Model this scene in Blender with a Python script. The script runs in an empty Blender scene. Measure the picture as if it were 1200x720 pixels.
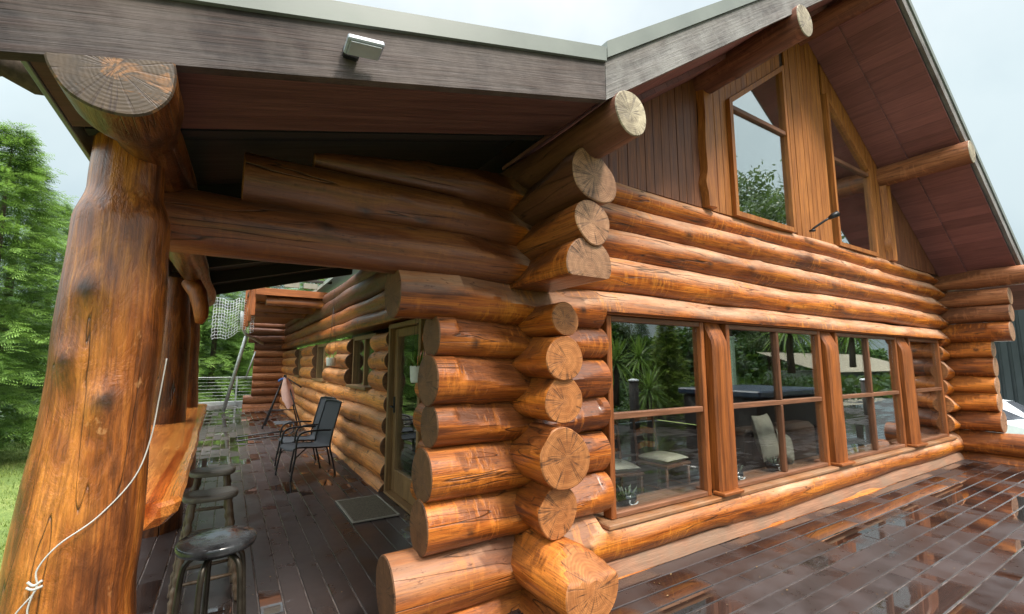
import bpy, math, random
from mathutils import Vector, Matrix, noise
R = math.radians
rnd = random.Random(7)
sc = bpy.context.scene
col = sc.collection

# ------------------------------------------------------------------ helpers
class MB:
    """collects vertices / faces, then links ONE mesh object"""
    def __init__(s): s.v=[]; s.f=[]; s.m=[]; s.sm=[]; s.attr={}
    def add(s, vs, fs, mi=0, smooth=False):
        b=len(s.v); s.v += [tuple(v) for v in vs]
        for f in fs: s.f.append(tuple(b+i for i in f)); s.m.append(mi); s.sm.append(smooth)
        return b
    def box(s, a, b, mi=0, M=None):
        x0,y0,z0=a; x1,y1,z1=b
        vs=[Vector(p) for p in ((x0,y0,z0),(x1,y0,z0),(x1,y1,z0),(x0,y1,z0),(x0,y0,z1),(x1,y0,z1),(x1,y1,z1),(x0,y1,z1))]
        if M is not None: vs=[M@v for v in vs]
        s.add(vs,[(0,3,2,1),(4,5,6,7),(0,1,5,4),(1,2,6,5),(2,3,7,6),(3,0,4,7)],mi)
    def bbox(s, a, b, r=.004, mi=0, M=None):
        """box with chamfered edges"""
        c=[(a[i]+b[i])/2 for i in range(3)]; h=[abs(b[i]-a[i])/2 for i in range(3)]
        r=min(r,*[x*.45 for x in h])
        vs=[];idx={}
        for sx in(-1,1):
            for sy in(-1,1):
                for sz in(-1,1):
                    for k in range(3):
                        d=[h[0]-r,h[1]-r,h[2]-r]; d[k]=h[k]
                        idx[(sx,sy,sz,k)]=len(vs)
                        v=Vector((c[0]+sx*d[0],c[1]+sy*d[1],c[2]+sz*d[2]))
                        vs.append(M@v if M is not None else v)
        fs=[]
        I=lambda x,y,z,k: idx[(x,y,z,k)]
        for sg in(-1,1):
            for k,(o) in enumerate([[(-1,-1),(1,-1),(1,1),(-1,1)]]*3):
                q=[]
                for (p,t) in o:
                    cc=[0,0,0]; cc[k]=sg; cc[(k+1)%3]=p; cc[(k+2)%3]=t
                    q.append(I(*cc,k))
                fs.append(q if sg>0 else q[::-1])
        for k in range(3):     # edges along axis k
            i,j=(k+1)%3,(k+2)%3
            for si in(-1,1):
                for sj in(-1,1):
                    def g(sk,f):
                        cc=[0,0,0]; cc[k]=sk; cc[i]=si; cc[j]=sj
                        return I(*cc,f)
                    q=[g(-1,i),g(1,i),g(1,j),g(-1,j)]
                    fs.append(q if si*sj<0 else q[::-1])
        for sx in(-1,1):
            for sy in(-1,1):
                for sz in(-1,1):
                    q=[I(sx,sy,sz,0),I(sx,sy,sz,1),I(sx,sy,sz,2)]
                    fs.append(q if sx*sy*sz>0 else q[::-1])
        s.add(vs,fs,mi)
    def tube(s, pts, rad, n=8, mi=0, caps=True, smooth=True):
        pts=[Vector(p) for p in pts]
        if not hasattr(rad,'__len__'): rad=[rad]*len(pts)
        rings=[]; up=None
        vs=[]
        for i,p in enumerate(pts):
            t=(pts[min(i+1,len(pts)-1)]-pts[max(i-1,0)])
            if t.length<1e-9: t=Vector((0,0,1))
            t.normalize()
            if up is None:
                up=Vector((0,0,1)) if abs(t.z)<.9 else Vector((1,0,0))
            a=t.cross(up); 
            if a.length<1e-6: a=t.orthogonal()
            a.normalize(); b=a.cross(t); up=b
            for k in range(n):
                th=2*math.pi*k/n
                vs.append(p+(a*math.cos(th)+b*math.sin(th))*rad[i])
        fs=[]
        for i in range(len(pts)-1):
            for k in range(n):
                k2=(k+1)%n
                fs.append((i*n+k,i*n+k2,(i+1)*n+k2,(i+1)*n+k))
        if caps:
            fs.append(tuple(range(n))[::-1]); m=(len(pts)-1)*n; fs.append(tuple(m+k for k in range(n)))
        s.add(vs,fs,mi,smooth)
    def lathe(s, prof, c=(0,0,0), n=24, mi=0, M=None, smooth=True):
        """prof = [(r,z)...] around z"""
        vs=[];fs=[]
        for r,z in prof:
            for k in range(n):
                th=2*math.pi*k/n
                v=Vector((c[0]+r*math.cos(th),c[1]+r*math.sin(th),c[2]+z))
                vs.append(M@v if M is not None else v)
        for i in range(len(prof)-1):
            for k in range(n):
                k2=(k+1)%n; fs.append((i*n+k,i*n+k2,(i+1)*n+k2,(i+1)*n+k))
        fs.append(tuple(range(n))[::-1]); m=(len(prof)-1)*n; fs.append(tuple(m+k for k in range(n)))
        s.add(vs,fs,mi,smooth)
    def prism(s, poly, y0, y1, mi=0):
        """polygon in xz (counter-clockwise seen from -y), extruded in y"""
        n=len(poly)
        vs=[(x,y0,z) for x,z in poly]+[(x,y1,z) for x,z in poly]
        fs=[tuple(range(n)),tuple(range(2*n-1,n-1,-1))]
        for i in range(n):
            j=(i+1)%n; fs.append((j,i,n+i,n+j))
        s.add(vs,fs,mi)
    def build(s, name, mats, parent=None, loc=None, rot=None, sharp=None):
        me=bpy.data.meshes.new(name); me.from_pydata(s.v,[],s.f)
        if not isinstance(mats,(list,tuple)): mats=[mats]
        for m in mats: me.materials.append(m)
        me.polygons.foreach_set('material_index',s.m)
        me.polygons.foreach_set('use_smooth',s.sm)
        for k,(dom,vals) in s.attr.items():
            a=me.attributes.new(k,'FLOAT',dom); a.data.foreach_set('value',vals)
        me.update()
        if sharp: me.set_sharp_from_angle(angle=R(sharp))
        o=bpy.data.objects.new(name,me); col.objects.link(o)
        if loc is not None: o.location=loc
        if rot is not None: o.rotation_euler=rot
        if parent is not None: attach(o,parent)
        return o

def wloc(o):
    v=Vector(o.location)
    while o.parent: o=o.parent; v=o.matrix_local@v if False else v+Vector(o.location)
    return v
def attach(o,parent):
    """parents are never rotated when this is used with world coordinates"""
    o.parent=parent; o.location=Vector(o.location)-wloc(parent)
def empty(name, loc=(0,0,0), rz=0):
    o=bpy.data.objects.new(name,None); col.objects.link(o); o.location=loc; o.rotation_euler=(0,0,rz); o.empty_display_size=.2; return o
def tag(o,label,cat,group=None):
    o['label']=label; o['category']=cat
    if group: o['group']=group
    return o
def struct(o): o['kind']='structure'; return o
def copy_tree(o,parent=None):
    c=o.copy(); col.objects.link(c)
    if parent is not None: c.parent=parent
    for ch in [x for x in o.children]: copy_tree(ch,c)
    return c

# ------------------------------------------------------------------ materials
class NT:
    def __init__(s,name):
        s.mat=bpy.data.materials.new(name); s.mat.use_nodes=True; s.t=s.mat.node_tree; s.n=s.t.nodes; s.l=s.t.links
        s.n.clear(); s.out=s.n.new('ShaderNodeOutputMaterial'); s.p=s.n.new('ShaderNodeBsdfPrincipled'); s.l.new(s.p.outputs[0],s.out.inputs[0])
    def new(s,t,**k):
        n=s.n.new(t)
        for a,b in k.items(): setattr(n,a,b)
        return n
    def set(s,sock,v):
        if hasattr(v,'links') or isinstance(v,bpy.types.NodeSocket): s.l.new(v,sock)
        else:
            if isinstance(v,(tuple,list)) and len(v)==3 and sock.type=='RGBA': v=(*v,1)
            sock.default_value=v
    def coord(s,w='Object'): return s.new('ShaderNodeTexCoord').outputs[w]
    def mapping(s,vec,scale=(1,1,1),loc=(0,0,0)):
        m=s.new('ShaderNodeMapping'); s.set(m.inputs['Vector'],vec); s.set(m.inputs['Scale'],scale); s.set(m.inputs['Location'],loc); return m.outputs[0]
    def noise(s,vec,scale=1,detail=4,rough=.55,dist=0):
        n=s.new('ShaderNodeTexNoise'); s.set(n.inputs['Vector'],vec)
        for k,v in (('Scale',scale),('Detail',detail),('Roughness',rough),('Distortion',dist)): s.set(n.inputs[k],v)
        return n.outputs['Fac']
    def ramp(s,fac,stops,interp='LINEAR'):
        r=s.new('ShaderNodeValToRGB'); s.set(r.inputs[0],fac); e=r.color_ramp.elements; r.color_ramp.interpolation=interp
        while len(e)<len(stops): e.new(.5)
        for i,(p,c) in enumerate(stops):
            e[i].position=p; e[i].color=(*c,1) if hasattr(c,'__len__') else (c,c,c,1)
        return r.outputs[0]
    def mix(s,fac,a,b,blend='MIX'):
        m=s.new('ShaderNodeMix',data_type='RGBA',blend_type=blend); s.set(m.inputs[0],fac); s.set(m.inputs[6],a); s.set(m.inputs[7],b); return m.outputs[2]
    def math(s,op,a,b=0,clamp=False):
        m=s.new('ShaderNodeMath',operation=op,use_clamp=clamp); s.set(m.inputs[0],a); s.set(m.inputs[1],b); return m.outputs[0]
    def attr(s,name): return s.new('ShaderNodeAttribute',attribute_name=name).outputs['Fac']
    def rand(s): return s.new('ShaderNodeObjectInfo').outputs['Random']
    def offset(s,vec,k=37.):
        """shift coordinates by a per-object random amount"""
        c=s.new('ShaderNodeCombineXYZ'); r=s.rand()
        s.l.new(s.math('MULTIPLY',r,k),c.inputs[0]); s.l.new(s.math('MULTIPLY',r,k*.61),c.inputs[1]); s.l.new(s.math('MULTIPLY',r,k*1.7),c.inputs[2])
        v=s.new('ShaderNodeVectorMath',operation='ADD'); s.set(v.inputs[0],vec); s.l.new(c.outputs[0],v.inputs[1]); return v.outputs[0]
    def bump(s,h,strength=.3,dist=.01):
        b=s.new('ShaderNodeBump'); s.set(b.inputs['Height'],h); b.inputs['Strength'].default_value=strength; b.inputs['Distance'].default_value=dist
        s.l.new(b.outputs[0],s.p.inputs['Normal']); return b
    def col(s,c): s.set(s.p.inputs['Base Color'],c); return s
    def rough(s,r): s.set(s.p.inputs['Roughness'],r); return s
    def nz(s):
        g=s.new('ShaderNodeNewGeometry'); x=s.new('ShaderNodeSeparateXYZ'); s.l.new(g.outputs['Normal'],x.inputs[0]); return x.outputs[2]

def plain(name,c,rough=.5,metal=0,spec=.5,vary=.12,scale=6):
    t=NT(name); n=t.noise(t.coord('Object'),scale,5,.6)
    d=tuple(x*(1-vary*1.6) for x in c); b=tuple(min(1,x*(1+vary)) for x in c)
    t.col(t.ramp(n,[(.3,d),(.7,b)])); t.rough(t.ramp(n,[(.3,max(.03,rough-.08)),(.7,min(1,rough+.08))]))
    t.p.inputs['Metallic'].default_value=metal; t.p.inputs['Specular IOR Level'].default_value=spec
    return t.mat

def wood_log(name, dark, mid, light, bleach_sheen, bleach_sheen_amt=.5, rough=.36, coat=.25, grey=0, gs=(1.1,16,1.), ur=(.25,.8)):
    """varnished round log, grain along local x"""
    t=NT(name); v=t.offset(t.coord('Object'))
    big=t.noise(t.mapping(v,(.7,2.6,2.6)),1.3,3,.6,.3)
    streak=t.noise(t.mapping(v,(gs[0],gs[1],gs[1])),1.6,5,.62,.5)
    fine=t.noise(t.mapping(v,(2.2*gs[2],130,130)),1.,3,.6)
    f=t.math('ADD',t.math('MULTIPLY',big,.50),t.math('MULTIPLY',streak,.50))
    r=t.rand(); f=t.math('ADD',f,t.math('MULTIPLY',t.math('SUBTRACT',r,.5),.10))
    c=t.ramp(f,[(.36,dark),(.47,mid),(.61,light)])
    c=t.mix(t.ramp(fine,[(.36,.55*gs[2]),(.54,0.)]),c,tuple(x*.6 for x in dark))
    vr=t.math('ADD',t.math('MULTIPLY',r,.44),.76); vc=t.new('ShaderNodeCombineXYZ')
    for k_ in range(3): t.l.new(vr,vc.inputs[k_])
    c=t.mix(1.,c,vc.outputs[0],'MULTIPLY')
    # darker drawknife scars and stains
    sc_=t.noise(t.mapping(v,(3.2,7,7)),1.7,4,.65,.8)
    c=t.mix(t.ramp(sc_,[(.6,0.),(.74,.55)]),c,tuple(x*.5 for x in dark))
    # upper faces: weather bleaching, plus pale sky reflection painted into the colour
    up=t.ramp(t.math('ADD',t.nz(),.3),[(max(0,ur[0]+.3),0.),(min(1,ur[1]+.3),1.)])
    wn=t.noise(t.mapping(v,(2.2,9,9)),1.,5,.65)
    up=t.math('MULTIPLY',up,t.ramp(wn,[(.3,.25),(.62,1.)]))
    up=t.math('MULTIPLY',t.math('MULTIPLY',up,bleach_sheen_amt),t.math('SUBTRACT',1.,t.attr('shade_tint')))
    c=t.mix(up,c,bleach_sheen)
    dn=t.ramp(t.math('MULTIPLY',t.nz(),-1.),[(.30,0.),(.85,.6)])  # shade on the log undersides, painted into the colour
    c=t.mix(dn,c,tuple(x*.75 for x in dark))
    c=t.mix(t.math('MULTIPLY',t.attr('shade_tint'),.72),c,t.mix(streak,(.055,.020,.012),(.15,.062,.040)))  # shade under the veranda roof, painted in as purple-brown
    # saddle scarfs (axe cut cheeks) and knots
    c=t.mix(t.math('MULTIPLY',t.attr('scarf'),.55),c,tuple(x*.62 for x in dark))
    c=t.mix(t.attr('knot'),c,(.03,.012,.006))
    # flecks, tool marks and grime caught in them
    fk=t.noise(t.mapping(v,(9,26,26)),1.4,4,.7,.3); c=t.mix(t.ramp(fk,[(.60,0.),(.70,.75)]),c,tuple(x*.5 for x in dark))
    tm=t.noise(t.mapping(v,(26,6,6)),1.,3,.6,.4); tmm=t.noise(t.mapping(v,(2.2,4,4)),1.,2,.5)
    tool=t.math('MULTIPLY',t.ramp(tm,[(.50,0.),(.62,1.)]),t.ramp(tmm,[(.50,0.),(.60,1.)]))
    tool=t.math('MULTIPLY',tool,t.math('SUBTRACT',1.,t.math('MULTIPLY',t.attr('shade_tint'),.9)))
    c=t.mix(t.math('MULTIPLY',tool,.3),c,tuple(min(1,x*1.25) for x in light))
    # check cracks: thin dark lines along the grain
    ck=t.noise(t.mapping(v,(.55,9,9)),1.1,2,.4)
    line=t.ramp(t.math('ABSOLUTE',t.math('SUBTRACT',ck,.5)),[(.0,1.),(.011,0.)])
    brk=t.ramp(t.noise(t.mapping(v,(1.4,3,3)),1.,2,.5),[(.45,0.),(.52,1.)])
    crack=t.math('MULTIPLY',line,brk)
    c=t.mix(t.math('MULTIPLY',crack,.85),c,(.02,.008,.004))
    t.col(c)
    t.rough(t.math('ADD',t.ramp(streak,[(.3,rough-.1),(.7,rough+.14)]),t.math('MULTIPLY',up,.35)))
    t.p.inputs['Coat Weight'].default_value=coat; t.p.inputs['Coat Roughness'].default_value=.2; t.p.inputs['Specular IOR Level'].default_value=.4
    h=t.math('ADD',t.math('MULTIPLY',streak,.9),t.math('ADD',t.math('MULTIPLY',fine,.22),t.math('MULTIPLY',crack,-1.2)))
    h=t.math('ADD',h,t.math('ADD',t.math('MULTIPLY',sc_,.5),t.math('ADD',t.math('MULTIPLY',fk,-.7),t.math('MULTIPLY',tool,-.35))))
    t.bump(h,.55,.009)
    return t.mat

def wood_end(name, c0, c1, ring=.55, patch=None):
    """sawn end grain: rings around local x"""
    t=NT(name); v=t.offset(t.coord('Object'),0.0)
    vx=t.new('ShaderNodeSeparateXYZ'); t.l.new(t.coord('Object'),vx.inputs[0])
    n=t.noise(t.mapping(t.offset(t.coord('Object')),(1,5,5)),1.,4,.6)
    rad=t.math('SQRT',t.math('ADD',t.math('POWER',t.math('ADD',vx.outputs[1],t.math('MULTIPLY',t.math('SUBTRACT',n,.5),.05)),2),t.math('POWER',t.math('ADD',vx.outputs[2],.01),2)))
    rings=t.math('SINE',t.math('MULTIPLY',t.math('ADD',rad,t.math('MULTIPLY',n,.02)),520))
    rings2=t.math('SINE',t.math('MULTIPLY',t.math('ADD',rad,t.math('MULTIPLY',n,.03)),130))
    st=t.noise(t.mapping(t.offset(t.coord('Object')),(1,3.5,3.5)),1.6,6,.7,.6)
    c=t.ramp(st,[(.28,c0),(.5,tuple((a+b)/2 for a,b in zip(c0,c1))),(.72,c1)])
    c=t.mix(t.math('MULTIPLY',t.math('ADD',t.math('MULTIPLY',rings,.5),.5),.16*ring*2),c,tuple(x*.5 for x in c0))
    c=t.mix(t.math('MULTIPLY',t.math('ADD',t.math('MULTIPLY',rings2,.5),.5),.12*ring*2),c,tuple(x*.5 for x in c0))
    if patch:
        pn=t.noise(t.mapping(t.offset(t.coord('Object'),5.),(1,5.5,7)),1.5,5,.7,.9); c=t.mix(t.ramp(pn,[(.53,0.),(.60,.85)]),c,patch)
    vr=t.math('ADD',t.math('MULTIPLY',t.rand(),.42),.74); vc=t.new('ShaderNodeCombineXYZ')
    for k_ in range(3): t.l.new(vr,vc.inputs[k_])
    c=t.mix(1.,c,vc.outputs[0],'MULTIPLY')
    # radial checks
    ang=t.math('ARCTAN2',vx.outputs[1],vx.outputs[2])
    cv=t.new('ShaderNodeCombineXYZ'); t.l.new(t.math('MULTIPLY',ang,2.2),cv.inputs[0]); t.l.new(t.math('MULTIPLY',rad,1.2),cv.inputs[1]); t.l.new(t.math('MULTIPLY',t.rand(),50),cv.inputs[2])
    ck=t.noise(cv.outputs[0],1.2,3,.6)
    line=t.ramp(t.math('ABSOLUTE',t.math('SUBTRACT',ck,.5)),[(0,1.),(.034,0.)])
    brk=t.ramp(t.noise(t.offset(t.coord('Object')),7,2,.5),[(.40,0.),(.50,1.)])
    cr=t.math('MULTIPLY',line,brk)
    c=t.mix(t.math('MULTIPLY',cr,.85),c,(.03,.012,.006))
    # saw scratches
    sw=t.noise(t.mapping(t.offset(t.coord('Object')),(1,8,140)),1.,2,.5)
    c=t.mix(t.ramp(sw,[(.5,0.),(.7,.16)]),c,tuple(min(1,x*1.3) for x in c1))
    bl=t.noise(t.offset(t.coord('Object'),21.),5,4,.65,.5); c=t.mix(t.ramp(bl,[(.54,0.),(.70,.35)]),c,tuple(x*.32 for x in c0))
    t.col(c); t.rough(.55); t.bump(t.math('ADD',t.math('MULTIPLY',rings,.12),t.math('SUBTRACT',t.math('MULTIPLY',sw,.5),cr)),.35,.004)
    return t.mat

def timber(name, c0, c1, rough=.6, axis=0, grain=1., bumpk=.4, grey=None, fine_dark=.5, plank=None, seam=.06):
    """sawn timber, grain along local axis; plank=(axis,width) draws board seams"""
    t=NT(name); v=t.offset(t.coord('Object'))
    s=[14*grain]*3; s[axis]=.9*grain; s2=[110*grain]*3; s2[axis]=3*grain
    a=t.noise(t.mapping(v,tuple(s)),1.3,5,.62,.6); b=t.noise(t.mapping(v,tuple(s2)),1.,3,.6)
    big=t.noise(v,1.7,4,.6)
    c=t.ramp(t.math('ADD',t.math('MULTIPLY',a,.7),t.math('MULTIPLY',big,.3)),[(.33,c0),(.66,c1)])
    c=t.mix(t.ramp(b,[(.35,fine_dark),(.6,0.)]),c,tuple(x*.4 for x in c0))
    if grey is not None:
        g=t.noise(t.mapping(v,(2,2,2)),1.1,6,.7); c=t.mix(t.ramp(g,[(.38,0.),(.62,.8)]),c,grey)
    h=t.math('ADD',a,t.math('MULTIPLY',b,.5))
    if plank:
        x=t.new('ShaderNodeSeparateXYZ'); t.l.new(t.coord('Object'),x.inputs[0])
        q=t.math('FRACT',t.math('DIVIDE',t.math('ADD',x.outputs[plank[0]],50.),plank[1]))
        ln=t.ramp(q,[(0.,1.),(seam,0.)],'LINEAR')
        fl=t.math('FLOOR',t.math('DIVIDE',t.math('ADD',x.outputs[plank[0]],50.),plank[1]))
        wn=t.new('ShaderNodeTexWhiteNoise',noise_dimensions='1D'); t.l.new(fl,wn.inputs['W'])
        c=t.mix(.35,c,t.mix(wn.outputs['Value'],tuple(x*.7 for x in c0),c1))
        c=t.mix(t.math('MULTIPLY',ln,.8),c,tuple(x*.15 for x in c0)); h=t.math('SUBTRACT',h,t.math('MULTIPLY',ln,2.))
    t.col(c); t.rough(t.ramp(a,[(.3,rough-.08),(.7,rough+.1)])); t.bump(h,bumpk,.006)
    return t.mat

M={}
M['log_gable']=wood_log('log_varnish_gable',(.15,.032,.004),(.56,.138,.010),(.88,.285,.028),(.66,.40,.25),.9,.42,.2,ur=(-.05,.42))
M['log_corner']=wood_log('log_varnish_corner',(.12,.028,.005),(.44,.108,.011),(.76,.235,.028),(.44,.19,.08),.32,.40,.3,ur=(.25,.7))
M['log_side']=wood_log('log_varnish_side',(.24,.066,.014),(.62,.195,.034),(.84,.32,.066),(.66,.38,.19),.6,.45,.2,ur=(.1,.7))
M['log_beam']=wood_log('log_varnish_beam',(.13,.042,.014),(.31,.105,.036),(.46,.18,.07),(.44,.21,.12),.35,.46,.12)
def post_mat(name,k):
    t=NT(name); v=t.coord('Object')
    big=t.noise(t.mapping(v,(.9,4.2,4.2)),1.5,4,.6,.8); st=t.noise(t.mapping(v,(.30,15,15)),1.5,6,.65,.5); fine=t.noise(t.mapping(v,(1.4,110,110)),1.,4,.65)
    mot=t.noise(t.mapping(v,(3,7,7)),2.2,5,.7,.6)
    f=t.math('ADD',t.math('MULTIPLY',big,.50),t.math('ADD',t.math('MULTIPLY',st,.33),t.math('MULTIPLY',mot,.17)))
    c=t.ramp(f,[(.37,(.040,.012,.003)),(.45,(.15,.042,.007)),(.51,(.31,.092,.013)),(.60,(.56,.205,.032))])
    c=t.mix(t.ramp(fine,[(.40,.45),(.56,0.)]),c,(.06,.018,.004))
    ck=t.noise(t.mapping(v,(.30,8,8)),1.3,2,.4); line=t.ramp(t.math('ABSOLUTE',t.math('SUBTRACT',ck,.5)),[(.0,1.),(.006,0.)])
    crack=t.math('MULTIPLY',line,t.ramp(t.noise(t.mapping(v,(.9,3,3)),1.,2,.5),[(.52,0.),(.58,1.)]))
    c=t.mix(t.math('MULTIPLY',crack,.9),c,(.012,.005,.002)); c=t.mix(t.attr('knot'),c,(.05,.018,.006))
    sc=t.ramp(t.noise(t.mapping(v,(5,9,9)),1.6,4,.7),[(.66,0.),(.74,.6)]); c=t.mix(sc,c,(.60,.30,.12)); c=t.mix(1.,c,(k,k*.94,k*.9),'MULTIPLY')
    t.col(c); t.rough(t.ramp(mot,[(.3,.26),(.7,.5)])); t.p.inputs['Coat Weight'].default_value=.35; t.p.inputs['Coat Roughness'].default_value=.2
    h=t.math('ADD',t.math('MULTIPLY',mot,1.6),t.math('ADD',t.math('MULTIPLY',st,1.),t.math('ADD',t.math('MULTIPLY',fine,.3),t.math('MULTIPLY',crack,-1.6))))
    t.bump(h,.6,.012); return t.mat
M['post']=post_mat('trunk_post_varnish',1.); M['post_dark']=post_mat('trunk_post_shaded_varnish',.45)  # second copy has the veranda shade multiplied into its colour
M['end']=wood_end('log_end_grain',(.32,.098,.022),(.62,.25,.078),1.3)
M['end_shade']=wood_end('log_end_shaded_face',(.11,.045,.016),(.24,.105,.042))  # darker end grain, shade of the side-facing ends put into the colour
M['end_pale']=wood_end('log_end_pale',(.32,.145,.068),(.60,.32,.17),1.3)
M['end_grey']=wood_end('log_end_weathered',(.13,.09,.05),(.60,.50,.34),.6)
M['end_old']=wood_end('log_end_old',(.010,.008,.007),(.105,.062,.030),.12,patch=(.30,.125,.035))
M['barge']=timber('weathered_barge_timber',(.055,.043,.040),(.22,.185,.17),.75,0,1.,1.,grey=(.25,.235,.22),fine_dark=.85)
M['barge_v']=timber('weathered_barge_timber_dark',(.017,.0095,.008),(.075,.043,.035),.75,0,1.,1.,grey=(.115,.088,.077),fine_dark=.8)
M['soffit']=timber('stained_soffit_boards',(.15,.055,.051),(.32,.126,.117),.6,1,1.,.4,plank=(0,.19),seam=.035)
M['soffit_v']=timber('stained_eave_board',(.075,.030,.025),(.15,.065,.05),.6,0,1.,.3)
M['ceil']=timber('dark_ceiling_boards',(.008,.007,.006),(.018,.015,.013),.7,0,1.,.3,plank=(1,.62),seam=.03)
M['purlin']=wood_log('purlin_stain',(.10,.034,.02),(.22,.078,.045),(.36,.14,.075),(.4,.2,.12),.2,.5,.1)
M['clad']=timber('gable_boards',(.12,.036,.016),(.33,.122,.048),.55,2,1.,.5,grey=None)
M['clad_o']=timber('gable_boards_orange',(.25,.074,.014),(.58,.215,.046),.5,2,1.,.5)
M['frame']=timber('window_frame_timber',(.19,.052,.010),(.46,.140,.028),.5,0,1.4,.4)
M['frame_v']=timber('window_frame_timber_upright',(.17,.045,.009),(.44,.130,.026),.5,2,1.4,.4)
M['mull']=timber('window_bar_timber',(.12,.045,.018),(.30,.125,.06),.5,0,1.4,.4)
M['mull_v']=timber('window_bar_timber_upright',(.085,.030,.012),(.24,.09,.035),.5,2,1.4,.4)
M['sframe']=timber('side_frame_timber',(.16,.085,.03),(.36,.20,.075),.5,2,1.4,.4)
M['post_v']=timber('hewn_post',(.14,.036,.007),(.50,.145,.024),.45,2,.8,.5)
M['plank']=timber('skirting_plank',(.20,.082,.04),(.46,.225,.125),.7,0,1.,.9,fine_dark=.5,grey=(.22,.14,.09))
M['sillwood']=timber('sill_board',(.20,.070,.018),(.46,.19,.065),.5,0,1.,.6,grey=(.32,.20,.12))
M['slab']=None
M['cap']=plain('roof_edge_metal',(.165,.18,.158),.45,0,.5,.08,3)
M['roofing']=plain('roof_sheet',(.33,.36,.31),.45,0,.5,.08,3)
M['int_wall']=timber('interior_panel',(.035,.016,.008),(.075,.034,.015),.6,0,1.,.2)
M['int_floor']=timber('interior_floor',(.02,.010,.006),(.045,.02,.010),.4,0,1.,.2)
M['black']=plain('black_metal',(.018,.018,.02),.38,.3,.5,.1)
M['bronze']=plain('dark_bronze_metal',(.055,.045,.033),.35,.6,.5,.2,20)
M['white']=plain('white_plastic',(.72,.74,.76),.35)
M['lightgrey']=plain('grey_plastic',(.34,.37,.42),.3)
M['cream']=plain('cream_fabric',(.24,.22,.175),.9)
M['black_gloss']=plain('black_glazed_bowl',(.012,.013,.015),.12)
M['pot']=plain('white_glazed_pot',(.62,.63,.58),.4)
M['mesh']=plain('sling_mesh_fabric',(.045,.047,.052),.8,0,.4,.15,60)
M['pink']=plain('pink_canvas',(.62,.36,.29),.9); M['blue']=plain('blue_canvas',(.06,.13,.35),.9)
M['wire']=plain('pale_cable',(.44,.42,.38),.5)
M['galv']=plain('galvanised_steel',(.45,.46,.44),.45,.4,.5,.15,12)
M['stoolwood']=timber('stool_wood',(.06,.038,.022),(.17,.11,.065),.45,2,1.4,.3,fine_dark=.4)
M['stoolseat']=timber('weathered_stool_seat',(.10,.085,.07),(.24,.205,.165),.42,0,1.,.4)
M['bark']=timber('tree_bark',(.035,.025,.018),(.12,.085,.06),.9,2,.5,1.)
M['tub']=plain('hot_tub_cover',(.03,.045,.075),.35); M['tubside']=timber('hot_tub_skirt',(.02,.015,.012),(.05,.035,.026),.6,2)
M['bollard']=timber('bollard_timber',(.02,.017,.014),(.06,.05,.04),.8,2)
M['green_post']=plain('pale_green_paint',(.42,.55,.36),.5)
M['shedroof']=plain('beige_corrugated_roof',(.33,.285,.20),.5); M['shedwall']=plain('shed_cladding',(.28,.29,.27),.7)
M['carpaint']=plain('white_car_paint',(.75,.78,.80),.15,0,.6,.03); M['tyre']=plain('tyre_rubber',(.02,.02,.02),.85); M['lampglass']=plain('car_lamp_glass',(.06,.065,.075),.08)
M['shed_dark']=plain('dark_green_steel',(.012,.020,.020),.55)
M['carpet']=plain('doormat_pile',(.125,.105,.075),.95,0,.2,.35,90); M['matedge']=plain('doormat_border',(.24,.22,.175),.8)
M['succ']=plain('grey_green_succulent',(.20,.24,.17),.5)
M['soil']=plain('potting_soil',(.02,.014,.01),.95)

def bar_slab():
    t=NT('bar_slab_varnish'); v=t.coord('Object')
    x=t.new('ShaderNodeSeparateXYZ'); t.l.new(v,x.inputs[0])
    st=t.noise(t.mapping(v,(.9,13,13)),1.4,5,.6,.5); big=t.noise(t.mapping(v,(.8,5,5)),1.2,4,.6,.4)
    c=t.ramp(t.math('ADD',t.math('MULTIPLY',st,.55),t.math('MULTIPLY',big,.45)),[(.36,(.22,.040,.008)),(.46,(.58,.15,.025)),(.58,(.93,.33,.06)),(.7,(.93,.48,.18))])
    fl=t.math('FLOOR',t.math('DIVIDE',t.math('ADD',x.outputs[1],t.math('MULTIPLY',big,.02)),.052)); wn=t.new('ShaderNodeTexWhiteNoise',noise_dimensions='1D'); t.l.new(fl,wn.inputs['W'])
    c=t.mix(.5,c,t.mix(wn.outputs['Value'],(.55,.10,.014),(.95,.38,.085)))
    fine=t.noise(t.mapping(v,(5,150,150)),1.,3,.6); c=t.mix(t.ramp(fine,[(.36,.5),(.6,0.)]),c,(.10,.028,.008))
    t.col(c); t.rough(.16); t.p.inputs['Coat Weight'].default_value=.5; t.p.inputs['Coat Roughness'].default_value=.12
    t.bump(st,.2,.004); return t.mat
M['slab']=bar_slab()

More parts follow.
